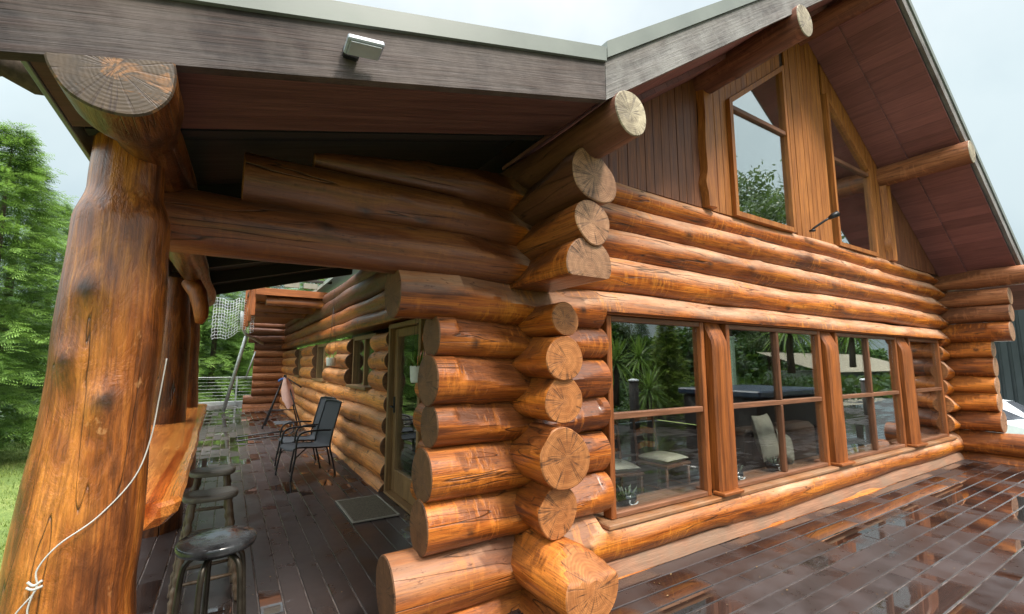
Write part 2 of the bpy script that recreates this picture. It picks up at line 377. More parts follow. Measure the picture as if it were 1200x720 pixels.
def deck_mat():
    t=NT('wet_stained_deck'); v=t.coord('Object')
    x=t.new('ShaderNodeSeparateXYZ'); t.l.new(v,x.inputs[0])
    bid=t.attr('bid'); al=t.attr('along'); jit=t.attr('tone')
    cv=t.new('ShaderNodeCombineXYZ'); t.l.new(t.math('MULTIPLY',al,1.3),cv.inputs[0]); t.l.new(t.math('MULTIPLY',bid,7.31),cv.inputs[1])
    per=t.noise(cv.outputs[0],1.,3,.5)                         # patches that follow single boards
    big=t.noise(t.mapping(v,(.42,.42,.42)),1.,4,.55)           # low spots across boards
    med=t.noise(v,3.1,5,.6)
    w=t.math('ADD',t.math('MULTIPLY',per,.38),t.math('ADD',t.math('MULTIPLY',big,.48),t.math('MULTIPLY',med,.14)))
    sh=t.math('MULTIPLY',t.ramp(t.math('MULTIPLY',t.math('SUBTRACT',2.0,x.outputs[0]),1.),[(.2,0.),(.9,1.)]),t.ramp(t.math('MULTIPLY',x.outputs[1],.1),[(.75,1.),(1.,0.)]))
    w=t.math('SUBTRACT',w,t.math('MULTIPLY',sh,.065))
    pud=t.ramp(w,[(.480,0.),(.516,1.)])                         # standing water film
    cg=t.new('ShaderNodeCombineXYZ'); t.l.new(t.math('MULTIPLY',al,2.2),cg.inputs[0]); t.l.new(t.math('MULTIPLY',bid,3.7),cg.inputs[1]); t.l.new(t.math('MULTIPLY',x.outputs[0],0.),cg.inputs[2])
    gr=t.noise(t.mapping(v,(18,18,18)),1.,5,.65); 
    c=t.ramp(t.math('ADD',t.math('MULTIPLY',jit,.6),t.math('MULTIPLY',gr,.4)),[(.25,(.020,.0125,.0105)),(.55,(.033,.0205,.0175)),(.85,(.050,.033,.029))])
    # drier boards between puddles, with a pale sky sheen mixed into their colour
    dry=t.math('MULTIPLY',t.math('SUBTRACT',1.,pud),t.ramp(med,[(.35,.15),(.65,.75)]))
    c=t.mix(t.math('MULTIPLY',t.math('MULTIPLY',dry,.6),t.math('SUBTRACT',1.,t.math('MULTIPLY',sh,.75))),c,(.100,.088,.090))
    # scuffs and leaf litter
    sp=t.noise(v,42,2,.5); c=t.mix(t.ramp(sp,[(.73,0.),(.76,.7)]),c,(.13,.10,.08))
    t.col(c)
    t.rough(t.mix(pud,t.ramp(med,[(.3,.24),(.7,.44)]),(.03,.035,.035)))
    t.p.inputs['Specular IOR Level'].default_value=.6
    t.p.inputs['Coat Weight'].default_value=.35; t.p.inputs['Coat Roughness'].default_value=.015; t.set(t.p.inputs['Coat Weight'],pud); t.p.inputs['Coat IOR'].default_value=1.5
    hh=t.math('ADD',t.math('MULTIPLY',t.math('MULTIPLY',gr,t.math('SUBTRACT',1.,pud)),.7),t.math('MULTIPLY',t.noise(v,5,2,.5),.5))
    t.bump(hh,.16,.004)
    return t.mat
M['deck']=deck_mat()
t=NT('deck_gap'); t.col(t.ramp(t.noise(t.coord('Object'),5,4,.6),[(.35,(.05,.037,.032)),(.65,(.20,.165,.15))])); t.rough(.18); M['gap']=t.mat

def glass(name,base=.16,k=1.0,tint=(.55,.6,.58),mx=.9):
    t=NT(name); t.n.remove(t.p)
    fr=t.new('ShaderNodeLayerWeight'); fr.inputs['Blend'].default_value=.5
    f=t.math('ADD',t.math('MULTIPLY',t.math('POWER',fr.outputs['Facing'],4.),k),base); f=t.math('MINIMUM',f,mx)
    tr=t.new('ShaderNodeBsdfTransparent'); tr.inputs[0].default_value=(*tint,1)
    gl=t.new('ShaderNodeBsdfGlossy'); gl.inputs['Roughness'].default_value=.0; gl.inputs['Color'].default_value=(.93,.96,.95,1)
    nb=t.new('ShaderNodeBump'); t.set(nb.inputs['Height'],t.noise(t.coord('Object'),1.3,1,.4)); nb.inputs['Strength'].default_value=.035; nb.inputs['Distance'].default_value=.02
    t.l.new(nb.outputs[0],gl.inputs['Normal'])
    m=t.new('ShaderNodeMixShader'); t.l.new(f,m.inputs[0]); t.l.new(tr.outputs[0],m.inputs[1]); t.l.new(gl.outputs[0],m.inputs[2])
    df=t.new('ShaderNodeBsdfDiffuse'); df.inputs[0].default_value=(.5,.52,.5,1)
    sm=t.noise(t.mapping(t.coord('Object'),(3,3,1.2)),2.,6,.7,.6); dr=t.noise(t.coord('Object'),70,2,.5)
    dirt=t.math('ADD',t.ramp(sm,[(.52,0.),(.8,.018)]),t.ramp(dr,[(.73,0.),(.76,.03)]))
    m2=t.new('ShaderNodeMixShader'); t.l.new(dirt,m2.inputs[0]); t.l.new(m.outputs[0],m2.inputs[1]); t.l.new(df.outputs[0],m2.inputs[2]); t.l.new(m2.outputs[0],t.out.inputs[0])
    return t.mat
M['glass']=glass('window_glass',.12,.8,(.95,.97,.96)); M['glass_up']=glass('upper_window_glass',.42,.8,(.75,.8,.78))

def leafmat(name,c0,c1,trans=.25,rough=.5):
    t=NT(name); n=t.noise(t.coord('Object'),1.6,4,.6); r=t.attr('leaf')
    c=t.ramp(t.math('ADD',t.math('MULTIPLY',n,.45),t.math('MULTIPLY',r,.55)),[(.2,c0),(.8,c1)])
    t.col(c); t.rough(rough)
    tl=t.new('ShaderNodeBsdfTranslucent'); t.set(tl.inputs[0],t.mix(.5,c,(.16,.26,.03)))
    m=t.new('ShaderNodeMixShader'); m.inputs[0].default_value=trans; t.l.new(t.p.outputs[0],m.inputs[1]); t.l.new(tl.outputs[0],m.inputs[2]); t.l.new(m.outputs[0],t.out.inputs[0])
    return t.mat
M['conifer']=leafmat('conifer_foliage',(.022,.075,.015),(.33,.53,.12),.45)
M['conifer2']=leafmat('dark_conifer_foliage',(.012,.038,.010),(.10,.21,.05),.3)
M['yellowconifer']=leafmat('golden_conifer_foliage',(.09,.15,.02),(.38,.46,.08),.45)
M['gum']=leafmat('gum_foliage',(.025,.045,.016),(.09,.13,.05),.25)
M['sword']=leafmat('sword_leaf',(.045,.11,.014),(.30,.45,.10),.45,.4)
M['blade']=leafmat('grass_blade',(.06,.11,.015),(.30,.36,.08),.3)
M['litter']=leafmat('dry_leaf',(.10,.05,.02),(.42,.27,.12),.1,.6)
M['shrub']=leafmat('shrub_foliage',(.015,.04,.010),(.07,.14,.035),.3)

def lawn_mat():
    t=NT('lawn_grass'); v=t.coord('Object')
    a=t.noise(v,.35,4,.6); b=t.noise(v,9,5,.7); c_=t.noise(v,60,3,.7)
    c=t.ramp(t.math('ADD',t.math('MULTIPLY',a,.4),t.math('ADD',t.math('MULTIPLY',b,.3),t.math('MULTIPLY',c_,.3))),[(.38,(.05,.085,.014)),(.5,(.115,.17,.026)),(.62,(.24,.255,.07))])
    t.col(c); t.rough(.85); t.bump(c_,.8,.03); return t.mat
M['lawn']=lawn_mat()

# ------------------------------------------------------------------ logs
def log(name, axis, a, b, c0, z, r0, r1=None, mats=('log_corner','end'), notches=(), planes=(), parent=None, seed=None, knots=None,
        n=30, wob=.014, oval=.055, step=.07, depth=.40, L=.60, taper_end=None, rings_at=(), lump=.05, vertical=False, bend=None, rfun=None):
    """round log along a world axis; a<b; returns one mesh with side and sawn-end materials"""
    rg=random.Random(seed if seed is not None else rnd.randint(0,10**6))
    r1=r0 if r1 is None else r1
    Ln=b-a
    xs=[0.0]
    brk=set()
    for q in notches:
        k=-L-.03
        while k<L+.03:
            p=q-a+k
            if 0<p<Ln: brk.add(round(p,4))
            k+=.022
    k=step
    while k<Ln: brk.add(round(k,4)); k+=step
    for p in rings_at:
        if 0<p-a<Ln: brk.add(round(p-a,4))
    last=0
    for p in sorted(brk):
        if p-last>.012 and Ln-p>.012: xs.append(p); last=p
    xs.append(Ln)
    ph=[rg.uniform(0,6.28) for _ in range(6)]; ns=rg.uniform(0,100)
    kn=[]
    nk=int(Ln*1.6) if knots is None else int(knots*1.5)
    for _ in range(nk): kn.append((rg.uniform(.05,Ln-.05),rg.uniform(0,6.283),rg.uniform(.020,.042),rg.uniform(.008,.024)))
    cheeks=[Vector((0,s*math.cos(R(38)),math.sin(R(38)))) for s in(-1,1)]
    vs=[];sc_a=[];kn_a=[];cl=[]
    def shape(px,th,fr):
        t=px/Ln; r=r0+(r1-r0)*t
        if rfun: r=rfun(px)
        r*=1+oval*math.sin(2*th+ph[0])+oval*.4*math.sin(3*th+ph[1])
        r*=1+lump*(noise.noise(Vector((px*1.6+ns,math.cos(th)*.8,math.sin(th)*.8)))*1.2)+.012*noise.noise(Vector((px*6+ns,math.cos(th)*2.5,math.sin(th)*2.5+9)))
        kv=0
        for (kx,kt,kr,kh) in kn:
            dx=px-kx
            if abs(dx)<.16:
                dt=(th-kt+math.pi)%(2*math.pi)-math.pi
                d2=(dx*dx*.6+(dt*r)**2)
                r+=kh*math.exp(-d2/(.055**2))
                kv=max(kv,min(1,math.exp(-d2/(kr**2*.42))*1.5))
        if taper_end and px>Ln-taper_end: pass
        r*=fr
        cy=wob*(math.sin(px*1.1+ph[2])+.5*math.sin(px*2.7+ph[3])); cz=wob*.6*(math.sin(px*1.3+ph[4])+.4*math.sin(px*3.1+ph[5]))
        if bend: bb=bend(px); cy+=bb[0]; cz+=bb[1]
        p=Vector((px,cy+r*math.cos(th),cz+r*math.sin(th))); s=0;c=-1
        for q in notches:
            d=abs(px-(q-a))
            if d<L:
                for n_ in cheeks:
                    lim=(r0+(r1-r0)*t)*(1-depth*(1-d/L)); e=p.dot(n_)-p.x*n_.x-lim
                    if e>0: p-=n_*e*.97; s=1
        for i,pl in enumerate(planes):
            n_=Vector(pl[:3]).normalized(); e=p.dot(n_)-pl[3]
            if len(pl)>5 and not(pl[5]<px<pl[6]): e=0
            if e>1e-5: p-=n_*e; c=i
        return p,s,kv,c
    for px in xs:
        for k in range(n):
            p,s,kv,c=shape(px,2*math.pi*k/n,1); vs.append(p); sc_a.append(float(s)); kn_a.append(kv); cl.append(c)
    mb=MB(); fs=[];mi=[]
    m=len(xs)
    for i in range(m-1):
        for k in range(n):
            k2=(k+1)%n; f=(i*n+k,i*n+k2,(i+1)*n+k2,(i+1)*n+k); fs.append(f)
            c=cl[f[0]]; mi.append(1 if c>=0 and all(cl[q]==c for q in f) and len(planes[c])==5 else 0)
    # sawn ends: chamfer ring, two inner rings, centre
    for (px,base,sg) in ((0,0,-1),(Ln,(m-1)*n,1)):
        prev=[base+k for k in range(n)]
        for j,(fr,ins) in enumerate(((.962,.007),(.62,.008),(.3,.008))):
            cur=[]
            for k in range(n):
                p,s,kv,c=shape(px,2*math.pi*k/n,fr); q=p+Vector((sg*ins,0,0)); 
                for pl in planes:
                    n_=Vector(pl[:3]).normalized(); e=q.dot(n_)-pl[3]
                    if e>0 and len(pl)<6: q-=n_*e
                cur.append(len(vs)); vs.append(q); sc_a.append(0.); kn_a.append(0.)
            for k in range(n):
                k2=(k+1)%n; q=(prev[k],prev[k2],cur[k2],cur[k]); fs.append(q[::-1] if sg<0 else q); mi.append(1 if j>0 else 1)
            # orientation fix below
            prev=cur
        fs.append(tuple(prev)); mi.append(1)
    mb.v=vs; mb.f=fs; mb.m=mi; mb.sm=[True]*len(fs)
    sh=[0.]*len(vs)  # mask for the painted shade below the veranda roof
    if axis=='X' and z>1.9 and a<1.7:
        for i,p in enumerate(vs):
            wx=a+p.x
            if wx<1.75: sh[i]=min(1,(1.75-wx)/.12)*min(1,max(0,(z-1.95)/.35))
    if axis=='X' and a==.88:  # sill stub browned by the same mask to mute its pale top
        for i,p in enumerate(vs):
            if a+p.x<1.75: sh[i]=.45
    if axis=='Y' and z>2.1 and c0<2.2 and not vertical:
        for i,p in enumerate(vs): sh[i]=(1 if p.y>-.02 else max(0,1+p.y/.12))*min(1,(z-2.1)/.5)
    mb.attr={'scarf':('POINT',sc_a),'knot':('POINT',kn_a),'shade_tint':('POINT',sh)}
    mm=[M[x] if isinstance(x,str) else x for x in mats]
    if vertical: loc=(c0[0],c0[1],a); rot=(0,-math.pi/2,0)
    elif axis=='X': loc=(a,c0,z); rot=(0,0,0)
    else: loc=(c0,a,z); rot=(0,0,math.pi/2)
    o=mb.build(name,mm,parent,loc,rot)
    import bmesh
    bm=bmesh.new(); bm.from_mesh(o.data); bmesh.ops.recalc_face_normals(bm,faces=bm.faces); bm.to_mesh(o.data); bm.free()
    o.data.set_sharp_from_angle(angle=R(33))
    return o

# ------------------------------------------------------------------ HOUSE
YC=2.80; XL=1.87; XR=10.78         # centre lines of the gable wall and of the two side walls
house=empty('log_house',(1.87,2.80,0))
tag(house,'two storey log cabin with varnished orange logs, glazed gable and covered veranda','log house')
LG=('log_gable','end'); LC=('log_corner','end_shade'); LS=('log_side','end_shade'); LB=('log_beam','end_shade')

# gable-wall courses: (z0, z1, left end X)
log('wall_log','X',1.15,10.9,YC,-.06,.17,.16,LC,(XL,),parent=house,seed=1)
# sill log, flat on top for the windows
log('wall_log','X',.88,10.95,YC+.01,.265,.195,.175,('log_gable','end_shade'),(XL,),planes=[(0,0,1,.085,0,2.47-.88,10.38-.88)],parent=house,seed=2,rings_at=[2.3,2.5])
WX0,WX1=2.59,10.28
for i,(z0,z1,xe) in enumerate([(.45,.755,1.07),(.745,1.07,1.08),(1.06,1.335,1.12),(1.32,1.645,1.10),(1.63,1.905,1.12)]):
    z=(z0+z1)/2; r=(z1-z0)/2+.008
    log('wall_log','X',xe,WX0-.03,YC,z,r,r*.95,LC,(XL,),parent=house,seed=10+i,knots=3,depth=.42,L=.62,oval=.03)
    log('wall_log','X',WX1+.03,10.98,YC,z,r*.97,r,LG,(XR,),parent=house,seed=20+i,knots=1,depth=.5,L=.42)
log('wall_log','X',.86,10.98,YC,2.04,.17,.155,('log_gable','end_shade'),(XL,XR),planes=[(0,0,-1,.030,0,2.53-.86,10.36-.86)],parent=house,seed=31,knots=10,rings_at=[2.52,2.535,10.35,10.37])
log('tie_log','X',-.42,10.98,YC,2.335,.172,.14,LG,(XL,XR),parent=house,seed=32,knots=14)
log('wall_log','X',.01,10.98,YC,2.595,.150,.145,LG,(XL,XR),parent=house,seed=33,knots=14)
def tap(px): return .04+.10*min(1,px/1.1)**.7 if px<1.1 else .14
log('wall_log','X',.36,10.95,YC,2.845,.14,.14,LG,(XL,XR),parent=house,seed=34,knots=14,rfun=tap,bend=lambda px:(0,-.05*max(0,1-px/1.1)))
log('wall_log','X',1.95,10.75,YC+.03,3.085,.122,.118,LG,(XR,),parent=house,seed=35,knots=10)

# side-wall courses (run along Y at XL); the corner stack pokes out in front of the gable wall
DY0,DY1=4.72,5.88     # door opening
YF=19.4               # far end of the side wall
corner=[(-.03,.165,2.30),(.315,.195,2.10),(.672,.158,2.41),(1.01,.195,2.34),(1.352,.152,2.36),(1.628,.150,2.33),(1.885,.112,2.35)]
for i,(z,r,y0) in enumerate(corner):
    pl=[]
    if i==1: pl=[(-.45,0,.89,.053,1)]
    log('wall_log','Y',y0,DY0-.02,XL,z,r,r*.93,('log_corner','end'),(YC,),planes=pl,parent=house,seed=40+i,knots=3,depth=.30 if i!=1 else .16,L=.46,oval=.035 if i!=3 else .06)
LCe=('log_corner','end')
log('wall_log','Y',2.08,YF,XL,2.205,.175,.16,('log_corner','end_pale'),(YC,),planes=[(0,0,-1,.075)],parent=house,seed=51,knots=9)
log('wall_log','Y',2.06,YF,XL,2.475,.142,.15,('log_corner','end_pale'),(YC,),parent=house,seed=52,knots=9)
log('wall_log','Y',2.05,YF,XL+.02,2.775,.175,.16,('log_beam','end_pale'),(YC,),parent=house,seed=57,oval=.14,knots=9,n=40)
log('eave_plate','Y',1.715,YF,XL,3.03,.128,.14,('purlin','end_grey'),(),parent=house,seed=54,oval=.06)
for o in house.children:
    pass
# side wall beyond the door, with three window openings
swin=[(6.75,8.15),(10.3,11.9),(14.1,15.2)]
for i,(z,r) in enumerate([(-.04,.16),(.24,.155),(.53,.16),(.82,.155),(1.09,.135)]):
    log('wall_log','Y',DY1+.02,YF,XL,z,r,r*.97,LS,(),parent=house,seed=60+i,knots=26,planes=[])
for i,(z,r) in enumerate([(1.36,.155),(1.64,.15),(1.91,.14)]):
    e=[DY1+.02]+[q for w in swin for q in (w[0]-.05,w[1]+.05)]+[YF]
    for k in range(0,len(e),2):
        log('wall_log','Y',e[k],e[k+1],XL,z,r,r,LS,(),parent=house,seed=70+i*10+k,knots=4)
# far cross wall
for i in range(12):
    z=.02+.275*i; x0=.80 if 1<i<9 else (.55 if i<2 else .6)
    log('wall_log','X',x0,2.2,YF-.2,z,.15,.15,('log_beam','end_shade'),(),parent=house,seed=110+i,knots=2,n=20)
# right wing: logs poking out past the right corner
right=[(-.02,.165,1.60),(.30,.19,1.80),(.64,.175,2.16),(.96,.165,2.18),(1.255,.145,2.18),(1.545,.16,2.17),(1.825,.135,2.17),(2.11,.165,1.93),(2.42,.15,1.91),(2.70,.14,1.90),(3.02,.15,1.60)]
for i,(z,r,y0) in enumerate(right):
    log('eave_plate' if i==10 else 'wall_log','Y',y0,5.0,XR,z,r,r,('log_corner' if i<8 else 'log_beam','end_pale'),(YC,),parent=house,seed=130+i,knots=2,depth=.42,L=.62)

# skirting plank on the deck in front of the sill log
mb=MB()
n=90
def plank_top(x): return .105+.012*noise.noise(Vector((x*1.3,3,1)))-(.02 if abs(x-3.02)<.03 else 0)
vs=[];fs=[]
for i in range(n+1):
    x=2.12+(10.6-2.12)*i/n; zt=plank_top(x); yb=2.665+.006*noise.noise(Vector((x*2,8,1)))
    vs+=[(x,yb-.028,.004),(x,yb-.008,zt*.6),(x,yb+.02,zt),(x,yb+.09,zt+.01),(x,yb+.09,.004)]
for i in range(n):
    for k in range(5):
        k2=(k+1)%5; fs.append((i*5+k,(i+1)*5+k,(i+1)*5+k2,i*5+k2))
fs+= [tuple(range(5))[::-1],tuple(n*5+k for k in range(5))]
mb.add(vs,fs,0,True); o=mb.build('skirting_plank',M['plank'],house); o.data.set_sharp_from_angle(angle=R(40))

# ---- big front window band
FZ0,FZ1=.40,2.005; FY=2.745
def frame_box(mb,x0,x1,z0,z1,y0=FY-.04,y1=FY+.06,mi=0): mb.bbox((x0,y0,z0),(x1,y1,z1),.006,mi)
bays=[(2.60,3.86,1,'single pane bay window nearest the corner'),(4.22,6.14,2,None),(6.54,8.46,2,None),(8.94,10.26,1,None)]
# sill board over the sill log
mb=MB(); mb.bbox((2.50,FY-.115,FZ0-.045),(10.36,FY+.10,FZ0-.008),.008); mb.build('window_sill',M['sillwood'],house)
mb=MB(); mb.bbox((2.57,FY-.055,FZ1-.008),(10.3,FY+.055,FZ1+.055),.006); mb.build('window_head',M['frame'],house)
for (x0,x1,nc,lab) in bays:
    w=empty('window',(x0,FY,FZ0)); w.parent=house; w.location=Vector((x0,FY,FZ0))-house.location
    fw=.052
    mb=MB(); frame_box(mb,x0,x0+fw,FZ0-.004,FZ1-.012); mb.build('frame_stile',M['frame_v'],w)
    mb=MB(); frame_box(mb,x1-fw,x1,FZ0-.004,FZ1-.012); mb.build('frame_stile',M['frame_v'],w)
    mb=MB(); frame_box(mb,x0+fw+.002,x1-fw-.002,FZ1-.058,FZ1-.013,FY-.034,FY+.05); mb.build('frame_rail',M['mull'],w)
    mb=MB(); frame_box(mb,x0+fw+.002,x1-fw-.002,FZ0-.003,FZ0+.038,FY-.036,FY+.05); mb.build('frame_rail',M['mull'],w)
    mb=MB(); zr=1.175; frame_box(mb,x0+fw+.002,x1-fw-.002,zr-.026,zr+.026,FY-.03,FY+.03); mb.build('glazing_bar',M['mull'],w)
    if nc==2:
        xm=(x0+x1)/2; 
        for (q0,q1) in ((FZ0+.04,zr-.028),(zr+.028,FZ1-.06)):
            mb=MB(); frame_box(mb,xm-.022,xm+.022,q0,q1,FY-.032,FY+.03); mb.build('glazing_bar',M['mull_v'],w)
    cols=[(x0+fw,x1-fw)] if nc==1 else [(x0+fw,(x0+x1)/2),((x0+x1)/2,x1-fw)]
    for (c0,c1) in cols:
        for (q0,q1) in ((FZ0+.02,zr),(zr,FZ1-.04)):
            mb=MB(); mb.box((c0+.004,FY+.004,q0+.004),(c1-.004,FY+.010,q1-.004)); mb.build('pane',M['glass'],w)
# trunk posts between the bays, hewn flat, each on a small block
for k,(x0,x1) in enumerate(((3.90,4.18),(6.18,6.50),(8.50,8.90))):
    pw=(x1-x0); c=(x0+x1)/2
    vs=[];fs=[];N=26
    for i in range(N+1):
        z=FZ0+.03+(FZ1-FZ0-.04)*i/N; hw=pw/2*(.82+.05*noise.noise(Vector((k*5,z*2,1)))); d=.105
        top=max(0,(z-1.80)/.2); 
        y0=FY-d+.09*top
        vs+=[(c-hw,FY+.05,z),(c-hw,y0+.035,z),(c-hw*.86,y0+.010,z),(c-hw*.25,y0,z),(c+hw*.3,y0,z),(c+hw*.86,y0+.010,z),(c+hw,y0+.035,z),(c+hw,FY+.05,z)]
    m=8
    for i in range(N):
        for j in range(m):
            j2=(j+1)%m; fs.append((i*m+j,i*m+j2,(i+1)*m+j2,(i+1)*m+j))
    fs+=[tuple(range(m))[::-1],tuple(N*m+j for j in range(m))]
    mb=MB(); mb.add(vs,fs,0,True); p=mb.build('window_post',M['post_v'],house); p.data.set_sharp_from_angle(angle=R(28))
    mb=MB(); mb.bbox((c-pw/2-.01,FY-.15,FZ0-.002),(c+pw/2+.01,FY-.02,FZ0+.028),.006); b=mb.build('post_block',M['frame'],p)

# ---- roof lines at the gable (underside of the roof, xz)
PX=1.71; ZP=3.072; SM=.683; SV=.264; XA=6.31; ZA=ZP+SM*(XA-PX)
def zs(x):
    if x<PX: return ZP+SV*(x-PX)
    if x<=XA: return ZP+SM*(x-PX)
    return ZA-SM*(x-XA)
YB=1.74; XE=-.95; XW=11.75
# ---- gable cladding boards
def gable_boards(name,mat,x0,x1,w,zb,ztop=None,y=2.735,th=.022,gap=.007,parent=house):
    mb=MB(); k=int(round((x1-x0)/w)); w=(x1-x0)/k
    for i in range(k):
        a=x0+i*w+gap/2; b=x0+(i+1)*w-gap/2
        za=(zs(a)-.004) if ztop is None else ztop(a); zb2=(zs(b)-.004) if ztop is None else ztop(b)
        if callable(zb):
            mb.prism([(a,zb(a)),(b,zb(b)),(b,zb2),(a,za)],y,y+th); continue
        if ztop is None and a<XA<b: pass
        if za<=zb+.01 or zb2<=zb+.01: 
            if max(za,zb2)<=zb+.02: continue
            za=max(za,zb+.01); zb2=max(zb2,zb+.01)
        yy=y+rnd.uniform(-.002,.002)
        mb.prism([(a,zb),(b,zb),(b,zb2),(a,za)],yy,yy+th)
    return mb.build(name,mat,parent)
ZG=3.17
gable_boards('gable_cladding',M['clad_o'],4.50,5.74,.113,lambda x:4.50+(x-4.5)*.6935+.003); gable_boards('gable_cladding',M['clad_o'],6.86,8.10,.113,lambda x:5.36-(x-6.86)*.6774+.003)
gable_boards('gable_cladding',M['clad'],2.0,3.98,.118,ZG)
gable_boards('gable_cladding',M['clad_o'],4.16,4.50,.113,ZG)
gable_boards('gable_cladding',M['clad_o'],5.86,6.31,.115,ZG); gable_boards('gable_cladding',M['clad_o'],6.31,6.80,.12,ZG)
gable_boards('gable_cladding',M['clad_o'],8.12,8.50,.12,ZG)
gable_boards('gable_cladding',M['clad'],8.50,10.6,.14,ZG)
mb=MB(); mb.prism([(1.9,3.10),(10.7,3.10),(10.7,3.10),(XA,ZA+.1),(1.9,zs(1.9)+.05)][:2]+[(10.7,zs(10.7)+.02),(XA,ZA-.01),(1.9,zs(1.9)-.01)],2.775,2.78)
# (backing is split round the two windows)
mb=MB()
mb.prism([(1.9,3.0),(4.5,3.0),(4.5,zs(4.5)-.01),(1.9,zs(1.9)-.01)],2.765,2.785)
mb.prism([(5.74,3.0),(6.86,3.0),(6.86,zs(6.86)-.01),(XA,ZA-.01),(5.74,zs(5.74)-.01)],2.765,2.785)
mb.prism([(8.1,3.0),(10.7,3.0),(10.7,zs(10.7)-.01),(8.1,zs(8.1)-.01)],2.765,2.785)
mb.prism([(4.5,3.0),(5.74,3.0),(5.74,3.2),(4.5,3.2)],2.765,2.785); mb.prism([(6.86,3.0),(8.1,3.0),(8.1,3.2),(6.86,3.2)],2.765,2.785)
def wt(x): return min(zs(x)-.41, 99)
mb.prism([(4.5,wt(4.5)),(5.74,wt(5.74)),(5.74,zs(5.74)-.01),(4.5,zs(4.5)-.01)],2.765,2.785)
mb.prism([(6.86,wt(6.86)),(8.1,wt(8.1)),(8.1,zs(8.1)-.01),(6.86,zs(6.86)-.01)],2.765,2.785)
mb.build('gable_backing',M['int_wall'],house)
# natural-edge post left of the upper window and its twin on the right
def edge_post(x,w,z1,seed):
    vs=[];fs=[];N=30
    for i in range(N+1):
        z=ZG+(z1-ZG)*i/N
        l=w/2+.03*noise.noise(Vector((seed,z*3,0)))+(.04*math.exp(-((z-3.42)/.08)**2)); r_=w/2+.012*noise.noise(Vector((seed+5,z*3,0)))
        vs+=[(x-l,2.735,z),(x-l*.8,2.66,z),(x+r_*.5,2.645,z),(x+r_,2.69,z),(x+r_,2.735,z)]
    for i in range(N):
        for j in range(5):
            j2=(j+1)%5; fs.append((i*5+j,i*5+j2,(i+1)*5+j2,(i+1)*5+j))
    fs+=[tuple(range(5))[::-1],tuple(N*5+j for j in range(5))]
    mb=MB(); mb.add(vs,fs,0,True); o=mb.build('gable_post',M['clad_o'],house); o.data.set_sharp_from_angle(angle=R(45))
edge_post(4.06,.16,zs(4.06)-.02,1); edge_post(8.62,.18,zs(8.62)-.02,2)
# upper windows: (x0,x1) trapezium under the rake
for (x0,x1,zl,zr_,side) in ((4.50,5.74,4.50,5.36,-1),(6.86,8.10,5.36,4.52,1)):
    w=empty('upper_window',(x0,2.72,ZG)); w.parent=house; w.location=Vector((x0,2.72,ZG))-house.location
    y0,y1=2.685,2.76; f=.055
    sl=(zr_-zl)/(x1-x0); top=lambda x: zl+sl*(x-x0); dv=f*math.sqrt(1+sl*sl)
    mb=MB()
    mb.prism([(x0,ZG),(x0+f,ZG),(x0+f,top(x0+f)-dv),(x0,top(x0))],y0,y1)
    mb.prism([(x1-f,ZG),(x1,ZG),(x1,top(x1)),(x1-f,top(x1-f)-dv)],y0,y1)
    mb.prism([(x0+f,top(x0+f)-dv),(x1-f,top(x1-f)-dv),(x1,top(x1)),(x0,top(x0))],y0+.003,y1)
    mb.prism([(x0+f,ZG),(x1-f,ZG),(x1-f,ZG+f),(x0+f,ZG+f)],y0+.003,y1)
    mb.build('frame',M['clad_o'],w)
    mb=MB(); mb.bbox((x0+f+.001,y0+.012,4.40),(x1-f-.001,y1-.01,4.455),.005); mb.build('glazing_bar',M['mull'],w)
    mb=MB(); mb.prism([(x0+f,ZG+f),(x1-f,ZG+f),(x1-f,top(x1-f)-dv),(x0+f,top(x0+f)-dv)],2.728,2.733); mb.build('pane',M['glass_up'],w)

# ---- roof
def slope_board(name,mat,xa,xb,dz0,dz1,y0,y1,parent=house,plumb=True):
    """board under/along the roof line from xa to xb (same slope side), built in its own sloped frame"""
    s=(zs(xb)-zs(xa))/(xb-xa) if True else 0; ang=math.atan(s); ox,oz=xa,zs(xa)
    def loc(x,dz):
        X=x-ox; Z=zs(x) + dz - oz if not(x<xa or x>xb) else s*(x-ox)+dz
        return (X*math.cos(ang)+Z*math.sin(ang), -X*math.sin(ang)+Z*math.cos(ang))
    mb=MB(); mb.prism([loc(xa,dz0),loc(xb,dz0),loc(xb,dz1),loc(xa,dz1)],y0,y1)
    return mb.build(name,mat,parent,(ox,0,oz),(0,-ang,0))
E_=1e-4
slope_board('barge_board',M['barge_v'],XE,PX-.002,0,.225,YB,YB+.045)
slope_board('barge_board',M['barge'],PX+.002,XA-.001,.0,.245,YB,YB+.045)
slope_board('barge_board',M['barge'],XA+.001,XW,.075,.245,YB,YB+.045)
slope_board('barge_cap',M['cap'],XE,PX-.003,.227,.312,YB-.018,YB+.10)
slope_board('barge_cap',M['cap'],PX+.003,XA-.001,.247,.348,YB-.018,YB+.10)
slope_board('barge_cap',M['cap'],XA+.001,XW,.247,.348,YB-.018,YB+.10)
YV=7.9   # end of the veranda roof
XV=-.555  # veranda eave
slope_board('roof_panel',M['roofing'],XV,PX-.003,.225,.30,YB+.05,YV)
slope_board('roof_panel',M['roofing'],PX+.003,XA-.001,.26,.34,YB+.05,YF+.4)
slope_board('roof_panel',M['roofing'],XA+.001,XW,.26,.34,YB+.05,YF+.4)
